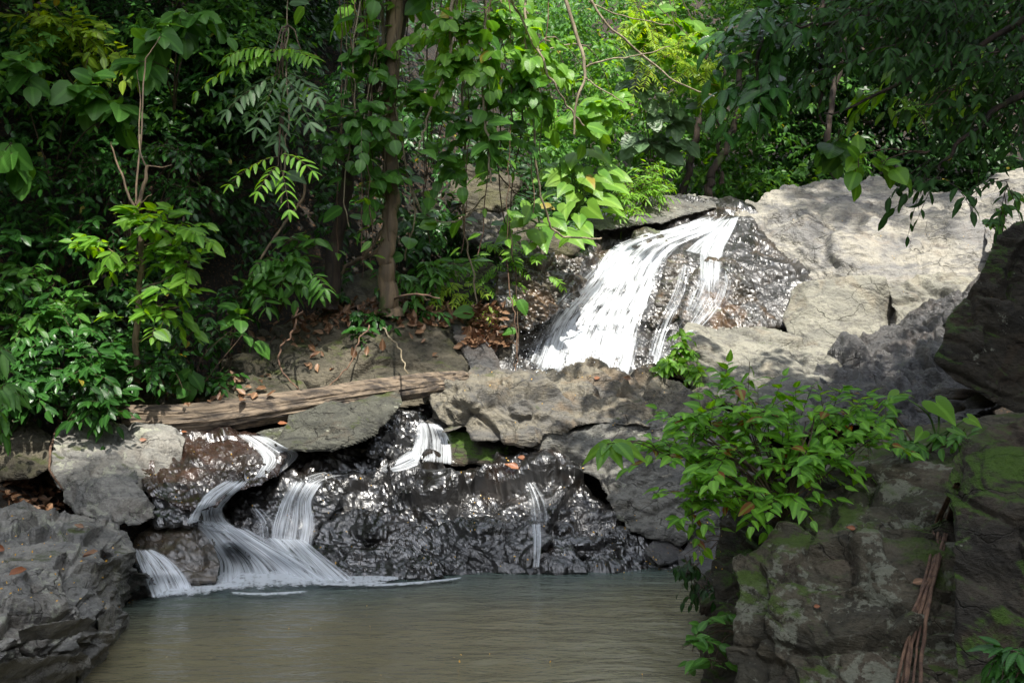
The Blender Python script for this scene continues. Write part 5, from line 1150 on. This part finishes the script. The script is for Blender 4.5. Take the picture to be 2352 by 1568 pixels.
comp('leafy_branch', 'grey green drooping compound leaves under the bright arching ones', 'leaf_sil', [(640, 170, 540, 240, 11.1), (640, 180, 600, 270, 11.1), (650, 170, 700, 260, 11.1), (660, 165, 720, 215, 11.2), (650, 210, 640, 300, 11.2), (630, 190, 560, 215, 11.2)], (648, 100, 11.5), .17, nl=7, droop=.3)
comp('leafy_branch', 'lower pale compound leaf spray hanging in front of the dark hollow', 'leaf_bright', [(640, 355, 715, 370, 10.9), (640, 360, 535, 395, 10.9), (640, 380, 600, 420, 10.9), (645, 385, 660, 450, 10.9)], (650, 260, 11.3), .13, nl=6)
comp('leafy_branch', 'compound leaves of a low plant on the bank beside the dark leaning trunk', 'leaf_mid', [(690, 640, 730, 660, 12.2), (650, 600, 590, 590, 12.2), (660, 610, 700, 600, 12.2), (590, 660, 610, 690, 12.1), (720, 630, 745, 650, 12.1)], (640, 720, 12.5), .18, nl=5)

# ------------------------------------------------------------------ vines and the big leaved curtain
GV = 'hanging vines in front of the bank'
def vine(label, pts, r, mat='vine', leaf=None, nleaf=0, size=.2, seed=0, kind='broad'):
    root = thing('vine', P(*pts[-1]), label, 'vine', GV)
    st = MB(); w_ = limb(st, pts, r, r * .7, 6, max(24, 9 * len(pts)), .02, seed); st.build('stem', M[mat], root)
    if nleaf:
        fo = MB(); i = RS.randint(0, len(w_), nleaf)
        ax = RS.randn(nleaf, 3) * np.array([1, .5, .3]) + TOCAM * .3 - UP * .15
        leaves(fo, kind, w_[i] + nrm(ax) * .03, ax, UP + TOCAM * .7 + .35 * RS.randn(nleaf, 3), size * (.7 + .6 * RS.rand(nleaf)))
        fo.build('foliage', M[leaf], root)
vine('pale vine hanging straight down right of centre with leaves all along it', [(1118, -40, 11.9), (1112, 90, 11.9), (1108, 230, 11.9), (1122, 330, 11.9), (1126, 420, 11.9)], .017, leaf='leaf_mid', nleaf=26, size=.22, seed=1)
vine('long pale vine looping from the top down to the waterfall rocks', [(1205, -40, 12.3), (1208, 100, 12.3), (1222, 250, 12.4), (1232, 380, 12.6), (1252, 490, 12.8), (1300, 545, 13.0), (1380, 545, 13.4)], .016, leaf='leaf_bright', nleaf=5, size=.18, seed=2)
vine('curving pale vine left of the straight one ending in reddish rootlets', [(1040, -40, 11.8), (1030, 150, 11.8), (1000, 220, 11.8), (975, 290, 11.8), (960, 345, 11.8)], .018, leaf='leaf_mid', nleaf=14, size=.22, seed=3)
vine('thin double vine running down to the leaf litter beside the waterfall', [(1060, 180, 12.6), (1070, 400, 12.8), (1062, 500, 12.9), (1085, 620, 12.9), (1095, 715, 13.0)], .015, leaf='leaf_mid', nleaf=6, size=.2, seed=4)
vine('dark vine slanting across the pale trunk', [(870, -40, 12.6), (885, 130, 12.6), (905, 230, 12.6), (925, 330, 12.6), (950, 480, 12.7), (930, 600, 12.9)], .014, 'vine', 'leaf_mid', 16, .2, 5)
vine('thin vine hanging left of the dark leaning trunk', [(832, -40, 12.2), (812, 120, 12.2), (815, 260, 12.2), (790, 420, 12.3), (800, 520, 12.4)], .010, 'vine', 'leaf_mid', 14, .2, 6)
vine('slanting vine from the top centre towards the taro plant', [(1160, -30, 11.9), (1215, 80, 12), (1260, 170, 12), (1300, 240, 12.2), (1340, 290, 12.4)], .014, 'vine', 'leaf_bright', 7, .2, 7)
vine('thin vine behind the straight pale one', [(1140, 90, 12.6), (1150, 250, 12.7), (1145, 420, 12.9), (1170, 560, 13.1), (1190, 690, 13.2), (1182, 840, 12.9)], .009, 'twig', 'leaf_mid', 10, .16, 8)
vine('low curved root vine in front of the bank below the straight vine', [(930, 380, 12.8), (960, 470, 12.7), (1010, 510, 12.7), (1075, 495, 12.7), (1110, 450, 12.8)], .014, 'vine', 'leaf_bright', 5, .2, 9)
vine('fine root strands hanging down the brown rock beside the waterfall', [(1165, 590, 13.2), (1175, 680, 13.0), (1188, 760, 12.9), (1185, 850, 12.8)], .008, 'root', None, 0, .1, 10)
vine('vine stem hanging over the left part of the mossy boulder', [(685, 700, 12.2), (672, 760, 11.9), (640, 815, 11.7), (655, 860, 11.6), (690, 905, 11.4)], .012, 'root', None, 0, .1, 11)
vine('thin dead twig leaning on the mossy boulder', [(880, 755, 12.2), (915, 800, 12.0), (935, 855, 11.8)], .011, 'vine', None, 0, .1, 12)
vine('twin root strands slanting down the middle of the mossy boulder', [(850, 745, 12.2), (822, 790, 11.95), (800, 840, 11.8), (745, 895, 11.6)], .010, 'root', None, 0, .1, 13)
vine('woody vine bending over the dark bank behind the low shrubs', [(700, 420, 13.0), (680, 480, 12.9), (600, 590, 12.6), (575, 640, 12.5), (590, 700, 12.4), (520, 720, 12.2)], .018, 'bark', None, 0, .1, 14)
vine('slender leafy climber standing in the middle of the dark hollow', [(648, 470, 12.4), (655, 350, 12.3), (662, 250, 12.2), (660, 100, 12.1), (665, -30, 12.0)], .012, 'vine', 'leaf_sil', 8, .18, 15)
vine('thin brown strands hanging between the two trunks', [(850, 130, 13.0), (846, 300, 13.0), (842, 460, 13.0), (835, 640, 13.0)], .008, 'root', None, 0, .1, 16)
vine('brown rootlets hanging right of the pale trunk', [(985, 200, 12.9), (990, 350, 13.0), (975, 450, 13.0), (985, 560, 13.0)], .008, 'root', None, 0, .1, 17)
vine('thin curved vine crossing behind the straight pale vine', [(1010, 60, 12.8), (1060, 170, 12.9), (1085, 300, 12.9), (1160, 420, 13.1), (1230, 470, 13.3)], .011, 'twig', 'leaf_mid', 8, .2, 18)
shrub('climber', 'curtain of broad bright leaves hanging at the top centre', 'climber', 'leaf_bright', 'broad', [(1040, 60, 110, 50, 12.1, .4, 15), (1090, 130, 90, 45, 11.9, .3, 13), (1170, 50, 90, 60, 12.3, .4, 12), (1230, 110, 70, 50, 12.3, .3, 9)], (1060, -90, 12.6), .165, 9, .42, 10, stemmat='vine', hang=.35, cam=.7)
shrub('climber', 'shaded broad leaves of a climber wrapping the two trunks', 'climber', 'leaf_mid', 'broad', [(850, 130, 60, 60, 12.3, .3, 11), (830, 260, 80, 50, 12.2, .3, 12), (800, 340, 60, 50, 12.4, .3, 7), (960, 230, 70, 60, 12.4, .3, 9), (860, 400, 60, 50, 12.4, .3, 6)], (880, -60, 12.7), .16, 9, .42, 10, stemmat='vine', hang=.35, cam=.7)
shrub('climber', 'broad leaved climber to the left of and above the taro plant', 'climber', 'leaf_mid', 'broad', [(1160, 220, 80, 60, 12.5, .3, 12), (1080, 270, 70, 50, 12.4, .3, 9), (1240, 190, 60, 60, 12.5, .3, 9), (1040, 380, 70, 50, 12.6, .3, 6), (1150, 320, 60, 50, 12.6, .3, 6)], (1180, -60, 12.9), .165, 9, .42, 10, stemmat='vine', hang=.35, cam=.7)
shrub('climber', 'sunlit whitish green leaves on twigs right above the taro plant', 'climber', 'leaf_bright', 'broad', [(1330, 265, 60, 25, 15.0, .2, 9), (1400, 240, 50, 30, 15.0, .2, 7), (1260, 240, 40, 30, 15.0, .2, 5)], (1200, 120, 12.6), .24, 6, .4, 6, stemmat='vine', cam=.9)
shrub('shrub', 'grey green broad leaves in half shade behind the taro plant', 'shrub', 'leaf_sil', 'broad', [(1500, 320, 60, 30, 17.6, .3, 8), (1470, 180, 60, 60, 17.6, .4, 8), (1540, 270, 50, 40, 17.8, .3, 6)], (1500, 430, 18), .3, 6, .45, 6, cam=.7)
shrub('shrub', 'fresh light green leaf sprays over the top of the waterfall gap', 'shrub', 'leaf_bright', 'broad', [(1590, 130, 60, 40, 17.6, .3, 9), (1560, 60, 80, 40, 17.6, .3, 9), (1640, 190, 40, 20, 17.6, .2, 4), (1480, 80, 60, 50, 17.6, .3, 7)], (1480, -80, 18), .3, 6, .45, 8, cam=.7)
shrub('shrub', 'feathery yellow green fronds with fine leaflets hanging top right of centre', 'shrub', 'leaf_yellow', 'narrow', [(1540, 110, 90, 60, 17, .4, 18), (1480, 40, 70, 40, 17, .3, 10), (1600, 150, 50, 30, 17, .3, 8)], (1400, -80, 17), .10, 16, .6, 7, pin=True, droop=.35)
# dead pale twigs
def dead(label, lines):
    root = thing('dead_branch', P(*lines[0][0][-1]), label, 'branch'); st = MB()
    for k, (pts, r) in enumerate(lines): limb(st, pts, r, r * .5, 6, 26, .012, k + 3)
    st.build('stem', M['vine'], root)
dead('bare whitish dead branch forking downwards at the top centre', [([(1280, -40, 11.5), (1320, 60, 11.5), (1342, 150, 11.5), (1345, 185, 11.5), (1325, 230, 11.5), (1318, 310, 11.5)], .022), ([(1345, 155, 11.5), (1390, 138, 11.5), (1460, 130, 11.6), (1540, 105, 11.8)], .010), ([(1345, 182, 11.5), (1375, 200, 11.5), (1432, 235, 11.5)], .010)])
dead('long straight dead twig slanting right from the top centre', [([(1335, -30, 12.2), (1400, 60, 12.2), (1480, 130, 12.3), (1560, 190, 12.4), (1640, 222, 12.5)], .015), ([(1350, 5, 12.2), (1440, 40, 12.3), (1550, 60, 12.5)], .009)])

for k in range(30):
    x = RS.uniform(770, 1270); y1 = RS.uniform(330, 620) if k % 3 else RS.uniform(150, 330); d = RS.uniform(12.1, 13.0); dx = RS.uniform(-40, 40)
    vine('thin hanging vine in the tangle round the two trunks', [(x, -40, d), (x + dx * .3 + RS.uniform(-12, 12), y1 * .35, d), (x + dx * .7 + RS.uniform(-12, 12), y1 * .7, d), (x + dx, y1, d)], RS.uniform(.005, .010), ['vine', 'root', 'twig'][k % 3], 'leaf_mid' if k % 2 else 'leaf_bright', int(y1 / 34), .13, 100 + k, 'ovate')
# ------------------------------------------------------------------ taro, mound, ferns, small shrubs
def taro(name, label, stems, mat, size, base, cat='plant', lean=.5, wr=1.0):
    root = thing(name, P(*base), label, cat); st = MB(); fo = MB(); b0 = P(*base)
    for x, y, d, s, roll in stems:
        tip = P(x, y, d); b = b0 + np.array([RS.randn() * .05, RS.randn() * .05, 0])
        mid = b * .5 + tip * .5 + np.array([-(tip - b)[0] * .18, -.05, .1 * np.linalg.norm(tip - b)])
        tube(st, smooth_path([b, mid, tip], 16), np.linspace(.020, .009, 16) * size / .36, 6)
        ax = np.array([(tip - b)[0] * .8 + roll, -.55, -.35]); nn = UP * .75 + TOCAM * 1.0 + .25 * RS.randn(3)
        leaves(fo, 'heart', [tip], [ax], [nn], size * s, wr)
    st.build('stem', M['stemgreen'], root); fo.build('foliage', M[mat], root)
taro('taro_plant', 'large taro plant with sunlit heart shaped leaves beside the waterfall top', [(1325, 355, 15.3, 1.15, -.3), (1365, 345, 15.4, 1.2, .3), (1340, 385, 15.2, .95, -.2), (1395, 385, 15.3, 1.0, .3), (1290, 405, 15.2, 1.05, -.4), (1395, 420, 15.2, 1.15, .4), (1260, 400, 15.3, .8, -.5), (1360, 425, 15.1, .9, .1), (1320, 445, 15.1, .9, -.2), (1385, 455, 15.0, 1.05, .4), (1270, 440, 15.2, .8, -.5), (1300, 470, 14.9, .9, 0), (1350, 475, 14.9, 1.0, .2), (1250, 465, 15.1, .75, -.6), (1340, 515, 14.8, .8, .2), (1290, 510, 14.8, .7, -.2), (1310, 375, 15.3, 1, -.1), (1280, 385, 15.3, .9, -.4), (1345, 410, 15.0, .8, .2), (1410, 400, 15.4, .9, .5), (1300, 425, 15.1, .8, -.1), (1375, 400, 15.0, .8, .3), (1330, 495, 14.9, .8, 0), (1400, 480, 15.1, .8, .5)], 'leaf_taro', .335, (1318, 505, 15.4))
taro('taro_plant', 'lower smaller taro leaves hanging on the ledge left of the waterfall', [(1190, 500, 13.7, 1, -.3), (1220, 475, 13.7, 1, 0), (1240, 530, 13.5, 1.2, .1), (1175, 540, 13.6, .9, -.4), (1300, 535, 13.5, 1, .3), (1325, 540, 13.6, .9, .5), (1270, 500, 13.6, .9, .3), (1215, 560, 13.4, .7, 0)], 'leaf_bright', .33, (1245, 535, 13.9))
shrub('bush', 'low sunlit mound of tangled fine yellow green leaves above the waterfall ledge', 'bush', 'leaf_bright', 'narrow', [(1480, 430, 75, 32, 16.0, .4, 60), (1500, 395, 35, 30, 16.2, .3, 22), (1420, 445, 35, 20, 15.6, .3, 16), (1440, 480, 40, 15, 15.4, .2, 12)], (1480, 470, 16.1), .13, 9, .3, 10, twr=.006)
for lab, x, y, d, n, s in [('bright fern tuft on the wet ledge left of the waterfall', 1150, 570, 13.4, 13, .38), ('yellow green fern tuft above the dead leaf litter', 1030, 655, 13.2, 14, .36), ('small fern on the rock between the two fern tufts', 1105, 620, 13.3, 8, .28), ('fern clump hanging from the mossy ledge under the vines', 1190, 600, 13.5, 8, .3)]:
    root = thing('fern', P(x, y + 25, d + .2), lab, 'fern', 'ferns on the left ledge'); fo = MB(); st = MB()
    o = P(x, y + 18, d + .1) + .14 * RS.randn(n, 3) * np.array([1.6, .3, .8]); di = RS.randn(n, 3) * np.array([1, .4, .4]) + UP * .5 + TOCAM * .5
    pinnate(fo, st, o, di, s * (.7 + .5 * RS.rand(n)), 11, .085, 'narrow', .7, .6, 1.3, .003)
    fo.build('foliage', M['leaf_yellow' if 'yellow' in lab else 'leaf_bright'], root); st.build('stem', M['stemgreen'], root)
shrub('shrub', 'small leafy shrub growing from the crack at the waterfall foot', 'shrub', 'leaf_bright', 'ovate', [(1570, 800, 22, 22, 12.4, .12, 9), (1550, 825, 35, 20, 12.3, .15, 12), (1585, 850, 28, 20, 12.2, .12, 11), (1520, 845, 14, 10, 12.3, .1, 4), (1568, 765, 12, 12, 12.4, .08, 4)], (1578, 885, 12.3), .12, 6, .2, 10, cam=.7)
shrub('shrub', 'small green shoots rising at the far right in front of the cream rock', 'plant', 'leaf_mid', 'ovate', [(2310, 478, 14, 10, 10.0, .1, 3), (2275, 505, 12, 12, 10.0, .1, 3), (2325, 440, 14, 8, 10, .1, 3)], (2300, 545, 10), .12, 5, .16, 5)
shrub('shrub', 'tiny plants and grass rooted in the crack above the wet black rocks', 'plant', 'leaf_bright', 'narrow', [(1225, 1062, 12, 6, 10.8, .05, 4), (1270, 1085, 14, 6, 10.7, .05, 4), (1238, 1040, 8, 8, 10.9, .05, 3)], (1250, 1085, 10.8), .09, 5, .1, 4)

# ------------------------------------------------------------------ foreground shrub and its neighbours
shrub('shrub', 'large spreading foreground shrub with ribbed leaves over the right boulder', 'shrub', 'leaf_hib', 'hib',
      [(1620, 970, 120, 55, 6.7, .35, 25), (1760, 950, 130, 60, 6.8, .4, 32), (1900, 950, 110, 50, 6.8, .35, 22), (1690, 1050, 140, 60, 6.6, .4, 32), (1850, 1050, 130, 55, 6.6, .4, 30), (1560, 1030, 90, 45, 6.6, .3, 15), (1640, 1140, 100, 45, 6.5, .3, 16), (1790, 1140, 110, 40, 6.4, .3, 16), (1980, 1010, 90, 45, 6.8, .3, 10), (1570, 1200, 60, 35, 6.6, .2, 4), (1680, 880, 70, 30, 6.8, .2, 6), (1990, 920, 70, 30, 6.9, .2, 4)],
      (1795, 1185, 6.55), .098, 7, .32, 50, .009, cam=.4, droop=.15, hang=.02, rnd=.35, upn=1.3, twr=.003, out=.8, wr=1.25)
shrub('shrub', 'pair of bright leaves reaching out left of the foreground shrub', 'plant', 'leaf_bright', 'hib', [(1390, 1015, 22, 16, 6.4, .08, 2)], (1560, 1060, 6.6), .19, 3, .16, 2, .006, cam=.6, rnd=.2)
taro('arrow_leaf_plant', 'upright arrow shaped leaf plant on the ledge at the right', [(2150, 925, 7.3, 1.3, .25), (2065, 905, 7.4, .9, -.5), (2190, 985, 7.2, .7, .5), (2120, 990, 7.3, .7, -.4), (2225, 960, 7.2, .6, .5)], 'leaf_bright', .16, (2150, 1030, 7.4))
shrub('shrub', 'low leafy ground plants around the arrow leaf plant', 'plant', 'leaf_mid', 'ovate', [(2060, 1020, 60, 14, 7.3, .2, 12), (2200, 1000, 50, 14, 7.3, .2, 9), (2040, 960, 30, 20, 7.4, .1, 6)], (2110, 1050, 7.4), .09, 6, .16, 6)
shrub('shrub', 'bluish green seedling in the bottom right corner', 'plant', 'leaf_gloss', 'long', [(2320, 1500, 36, 26, 4.1, .1, 9), (2335, 1545, 30, 20, 4.0, .1, 6)], (2330, 1640, 4.2), .10, 6, .12, 6, .006)
shrub('shrub', 'thin dark drooping twigs with small leaves over the right end of the pool', 'shrub', 'leaf_dark', 'ovate', [(1590, 1300, 45, 22, 7.6, .15, 9), (1630, 1345, 30, 20, 7.6, .15, 6)], (1680, 1230, 7.7), .075, 6, .22, 8, .005, hang=.5)
shrub('shrub', 'shaded twigs with round leaves leaning over the water at the lower right', 'shrub', 'leaf_mid', 'ovate', [(1590, 1465, 35, 18, 6.0, .12, 5), (1630, 1420, 30, 16, 6.1, .1, 4), (1640, 1510, 30, 20, 5.9, .1, 4)], (1720, 1460, 6.2), .11, 5, .2, 8, .005, hang=.1)

# ------------------------------------------------------------------ dark overhanging branches, upper right
def overhang(label, mat, kind, size, arms, blobs, nl=7, slen=.36, wr=1.25, twr=.004, rnd=.4):
    root = thing('overhanging_branch', P(*arms[0][0]), label, 'branch', 'branches hanging in at the upper right'); st = MB(); fo = MB()
    for k, a in enumerate(arms): limb(st, a, .030, .006, 6, 30, .03, k + 5)
    for (cx, cy, rx, ry, d, dr, n) in blobs:
        p, di = blob_points(cx, cy, rx, ry, d, dr, n)
        sprays(fo, st, kind, p, di * .5 - np.array([.7, 0, .15]) + .4 * RS.randn(n, 3) + TOCAM * .2, slen * (.7 + .6 * RS.rand(n)), nl, size, hang=.35, twr=twr, wr=wr, rnd=rnd)
    st.build('stem', M['barkdark'], root); fo.build('foliage', M[mat], root)
overhang('big dark leafy branch hanging in from the top right corner', 'leaf_shade', 'long', .105, [[(2500, -60, 7.6), (2300, 80, 7.5), (2100, 180, 7.4), (1900, 260, 7.4)], [(2480, 120, 7.4), (2330, 230, 7.3), (2200, 330, 7.2), (2150, 400, 7.2)], [(2200, -80, 7.8), (2000, 30, 7.7), (1820, 60, 7.7)]],
         [(2230, 10, 190, 70, 7.6, .5, 100), (2040, 20, 160, 50, 7.8, .5, 50), (2290, 130, 110, 70, 7.4, .5, 50), (2110, 120, 130, 50, 7.5, .5, 28), (1900, 60, 90, 60, 7.8, .4, 18), (1950, 170, 60, 40, 7.7, .3, 7), (2320, 250, 70, 60, 7.3, .3, 20), (2210, 260, 80, 50, 7.3, .3, 12), (2140, 370, 50, 30, 7.2, .2, 6), (2170, 408, 45, 10, 7.1, .2, 4), (2310, 412, 40, 12, 7.1, .2, 4)])
overhang('shaded green leaves hanging down left of the big dark branch', 'leaf_gloss', 'long', .17, [[(1760, -60, 8.2), (1750, 80, 8.1), (1735, 220, 8.0)], [(1900, -60, 8.2), (1880, 100, 8.1), (1890, 300, 8.0)]],
         [(1760, 60, 60, 60, 8.1, .3, 18), (1740, 190, 40, 50, 8.0, .2, 10), (1850, 60, 70, 60, 8.1, .3, 16), (1830, 200, 60, 60, 8.0, .3, 12)])
overhang('sunlit leaf sprays caught between the dark branches near the right edge', 'leaf_bright', 'long', .16, [[(2420, 60, 8.4), (2280, 120, 8.4), (2180, 170, 8.4)]],
         [(2150, 130, 50, 22, 8.3, .2, 6), (2060, 210, 40, 14, 8.3, .2, 4), (2190, 190, 40, 20, 8.3, .2, 5), (2290, 100, 30, 20, 8.3, .2, 3)])
shrub('leafy_branch', 'twig with large bright translucent leaves in front of the cream dome top', 'branch', 'leaf_bright', 'broad', [(1975, 365, 26, 20, 6.9, .1, 2), (2030, 375, 35, 12, 7.0, .1, 2)], (2130, 350, 7.2), .13, 4, .16, 2, .008, cam=1.0)
shrub('leafy_branch', 'pale leaved twig end left of the bright translucent leaves', 'branch', 'leaf_mid', 'broad', [(1915, 325, 22, 14, 8.2, .1, 3)], (2000, 280, 8.4), .17, 5, .2, 3, .006, cam=.9)
shrub('leafy_branch', 'feathery light green frond hanging among the dark right branches', 'branch', 'leaf_bright', 'narrow', [(2100, 240, 30, 12, 7.1, .1, 4)], (2200, 200, 7.2), .04, 16, .26, 3, .005, pin=True, droop=.3)

# ------------------------------------------------------------------ roots, cords, litter
def cords():
    root = None; st = MB()
    lines = [[(2200 + o[0], 1112), (2170 + o[1], 1200), (2140 + o[2], 1300), (2110 + o[3], 1400), (2085 + o[4], 1490), (2062 + o[5], 1620)] for o in
             [(0, 0, 0, 0, 0, 0), (-6, -18, -8, -6, -8, -8), (2, 8, 8, 4, 8, 10), (-2, 14, 16, 14, 20, 30), (-6, -10, 4, -12, 2, 14), (0, 6, 12, 22, 34, 48)]]
    for k, l in enumerate(lines):
        pts = []
        for (x, y) in l:
            p, n_ = ray(x, min(y, 1560), 5.4)
            dd = p[1] - .045 - .006 * k
            pts.append(P(x, y, dd if y <= 1560 else dd - .1))
        w_ = smooth_path(pts, 60, .004, k); tube(st, w_, .0065 + .0015 * (k % 3), 7)
    V = np.concatenate(st.v)
    o = st.build('hanging_roots', M['root'], origin=(V[:, 0].mean(), V[:, 1].mean(), V[:, 2].min()))
    tag(o, 'bundle of long brown cord like roots hanging down the lichen boulder', 'roots')
cords()
def surf_twigs(name, label, cat, lines, r, mat='root', lift=.02):
    st = MB()
    for k, l in enumerate(lines):
        pts = []
        for (x, y) in l:
            p, n_ = ray(x, y, 10.5); pts.append(p + n_ * lift)
        tube(st, smooth_path(pts, 24, .008, k), np.linspace(r, r * .5, 24), 5)
    V = np.concatenate(st.v); o = st.build(name, M[mat], origin=(V[:, 0].mean(), V[:, 1].mean(), V[:, 2].min())); tag(o, label, cat)
surf_twigs('hanging_root', 'pale root hanging over the tan slab front at the left bank', 'root', [[(175, 965), (135, 985), (118, 1040), (122, 1090), (150, 1125)]], .016)
surf_twigs('fallen_twig', 'brown fallen twigs lying on top of the mossy boulder', 'twigs', [[(860, 700), (920, 690), (990, 695)], [(800, 712), (870, 700), (950, 712), (990, 730)], [(900, 690), (950, 680), (1010, 690)], [(700, 720), (660, 745), (620, 790)]], .014)
for lab, x, y, s, mt, kd in [('large brown curled leaf on the black rock above the thin trickle', 1175, 1080, .2, 'leaf_dead', 'curl'), ('orange leaf on the flat grey slab left of the red dome', 332, 1010, .09, 'leaf_dead', 'flat'), ('small orange leaf at the top of the red dome', 425, 995, .08, 'leaf_dead', 'flat'),
                             ('dead brown leaf lying on the large left slab', 40, 1325, .14, 'leaf_dead', 'curl'), ('orange leaf at the left edge of the large left slab', 5, 1265, .13, 'leaf_dead', 'curl'), ('brown leaf in the middle of the large left slab', 205, 1285, .14, 'leaf_brown', 'curl'),
                             ('pale brown leaf on the left slab near its back edge', 185, 1215, .10, 'leaf_brown', 'curl'), ('tan leaf lying on the leaning slab', 650, 975, .12, 'leaf_dead', 'flat'), ('red leaf on top of the wide grey boulder', 1370, 868, .1, 'leaf_dead', 'flat'),
                             ('brown leaf on the wide grey boulder near the small shrub', 1440, 868, .12, 'leaf_brown', 'curl'), ('tan leaf on the side of the mossy boulder', 955, 762, .2, 'leaf_brown', 'flat'), ('reddish leaf on the right shoulder of the mossy boulder', 1050, 800, .15, 'leaf_brown', 'flat'),
                             ('orange leaf on the dark rock under the wide grey boulder', 1195, 1050, .11, 'leaf_dead', 'flat'), ('orange leaf on the lichen boulder in the foreground', 1870, 1395, .05, 'leaf_dead', 'flat'), ('crumpled dead leaf caught on the cord like roots', 2110, 1340, .09, 'leaf_brown', 'curl'),
                             ('brown leaf in the hollow of the lichen boulder', 1960, 1215, .07, 'leaf_dead', 'curl'), ('yellow leaf hanging at the edge of the tan fronted slab', 225, 975, .13, 'petal', 'flat')]:
    p, n_ = ray(x, y, 10)
    mb = MB(); up = nrm(n_ + UP * .3 + TOCAM * .35); ax = np.array([RS.choice([-1, 1]) * 1.0, .2, .1])
    s *= .75; leaves(mb, kd, [p + n_ * (.02 + .05 * s) - ax * s * .5], [ax], [up], s)
    tag(mb.build('fallen_leaf', M[mt], origin=p), lab, 'leaf', 'fallen leaves on the rocks')
def scatter(name, label, n, boxes, size, mat, kind='flat', lift=.008):
    mb = MB()
    for (x0, y0, x1, y1, m_) in boxes:
        for _ in range(m_):
            x = RS.uniform(x0, x1); y = RS.uniform(y0, y1); p, n_ = ray(x, y)
            if p is None or n_[2] < .25: continue
            leaves(mb, kind, [p + n_ * lift], [RS.randn(3)], [n_ + .2 * RS.randn(3)], size * RS.uniform(.6, 1.3))
    tag(mb.build(name, M[mat]), label, None, None, 'stuff')
scatter('fallen_petals', 'tiny yellow petals sprinkled over rocks and pool', 0, [(0, 1170, 320, 1400, 90), (700, 1050, 1400, 1300, 110), (1400, 1180, 1660, 1320, 70), (330, 1000, 700, 1250, 30), (1000, 850, 1600, 990, 40), (1700, 420, 2300, 700, 30), (330, 1390, 1560, 1565, 16)], .017, 'petal')
scatter('leaf_litter', 'brown dead leaves and twigs littering the boulder tops and bank', 0, [(700, 690, 1060, 750, 420), (1060, 700, 1160, 800, 200), (500, 700, 760, 800, 120), (700, 750, 1000, 860, 24), (300, 860, 620, 930, 60)], .11, 'leaf_brown', 'curl', .02)
def litter2():
    mb = MB()
    for (x0, y0, x1, y1, m_, d0) in [(0, 1085, 160, 1175, 230, 0), (300, 850, 620, 935, 60, 0), (1080, 700, 1150, 790, 90, 13.0)]:
        x = RS.uniform(x0, x1, m_); y = RS.uniform(y0, y1, m_)
        d = hill_depth(x, y) if d0 == 0 else np.full(m_, d0)
        for i in range(m_):
            leaves(mb, 'curl', [P(x[i], y[i], d[i] - .03)], [RS.randn(3) * np.array([1, 1, .3])], [UP + .4 * RS.randn(3) + TOCAM * .3], .10 * RS.uniform(.6, 1.4))
    tag(mb.build('leaf_litter', M['leaf_brown']), 'brown leaf litter on the earth of the left bank', None, None, 'stuff')
litter2()
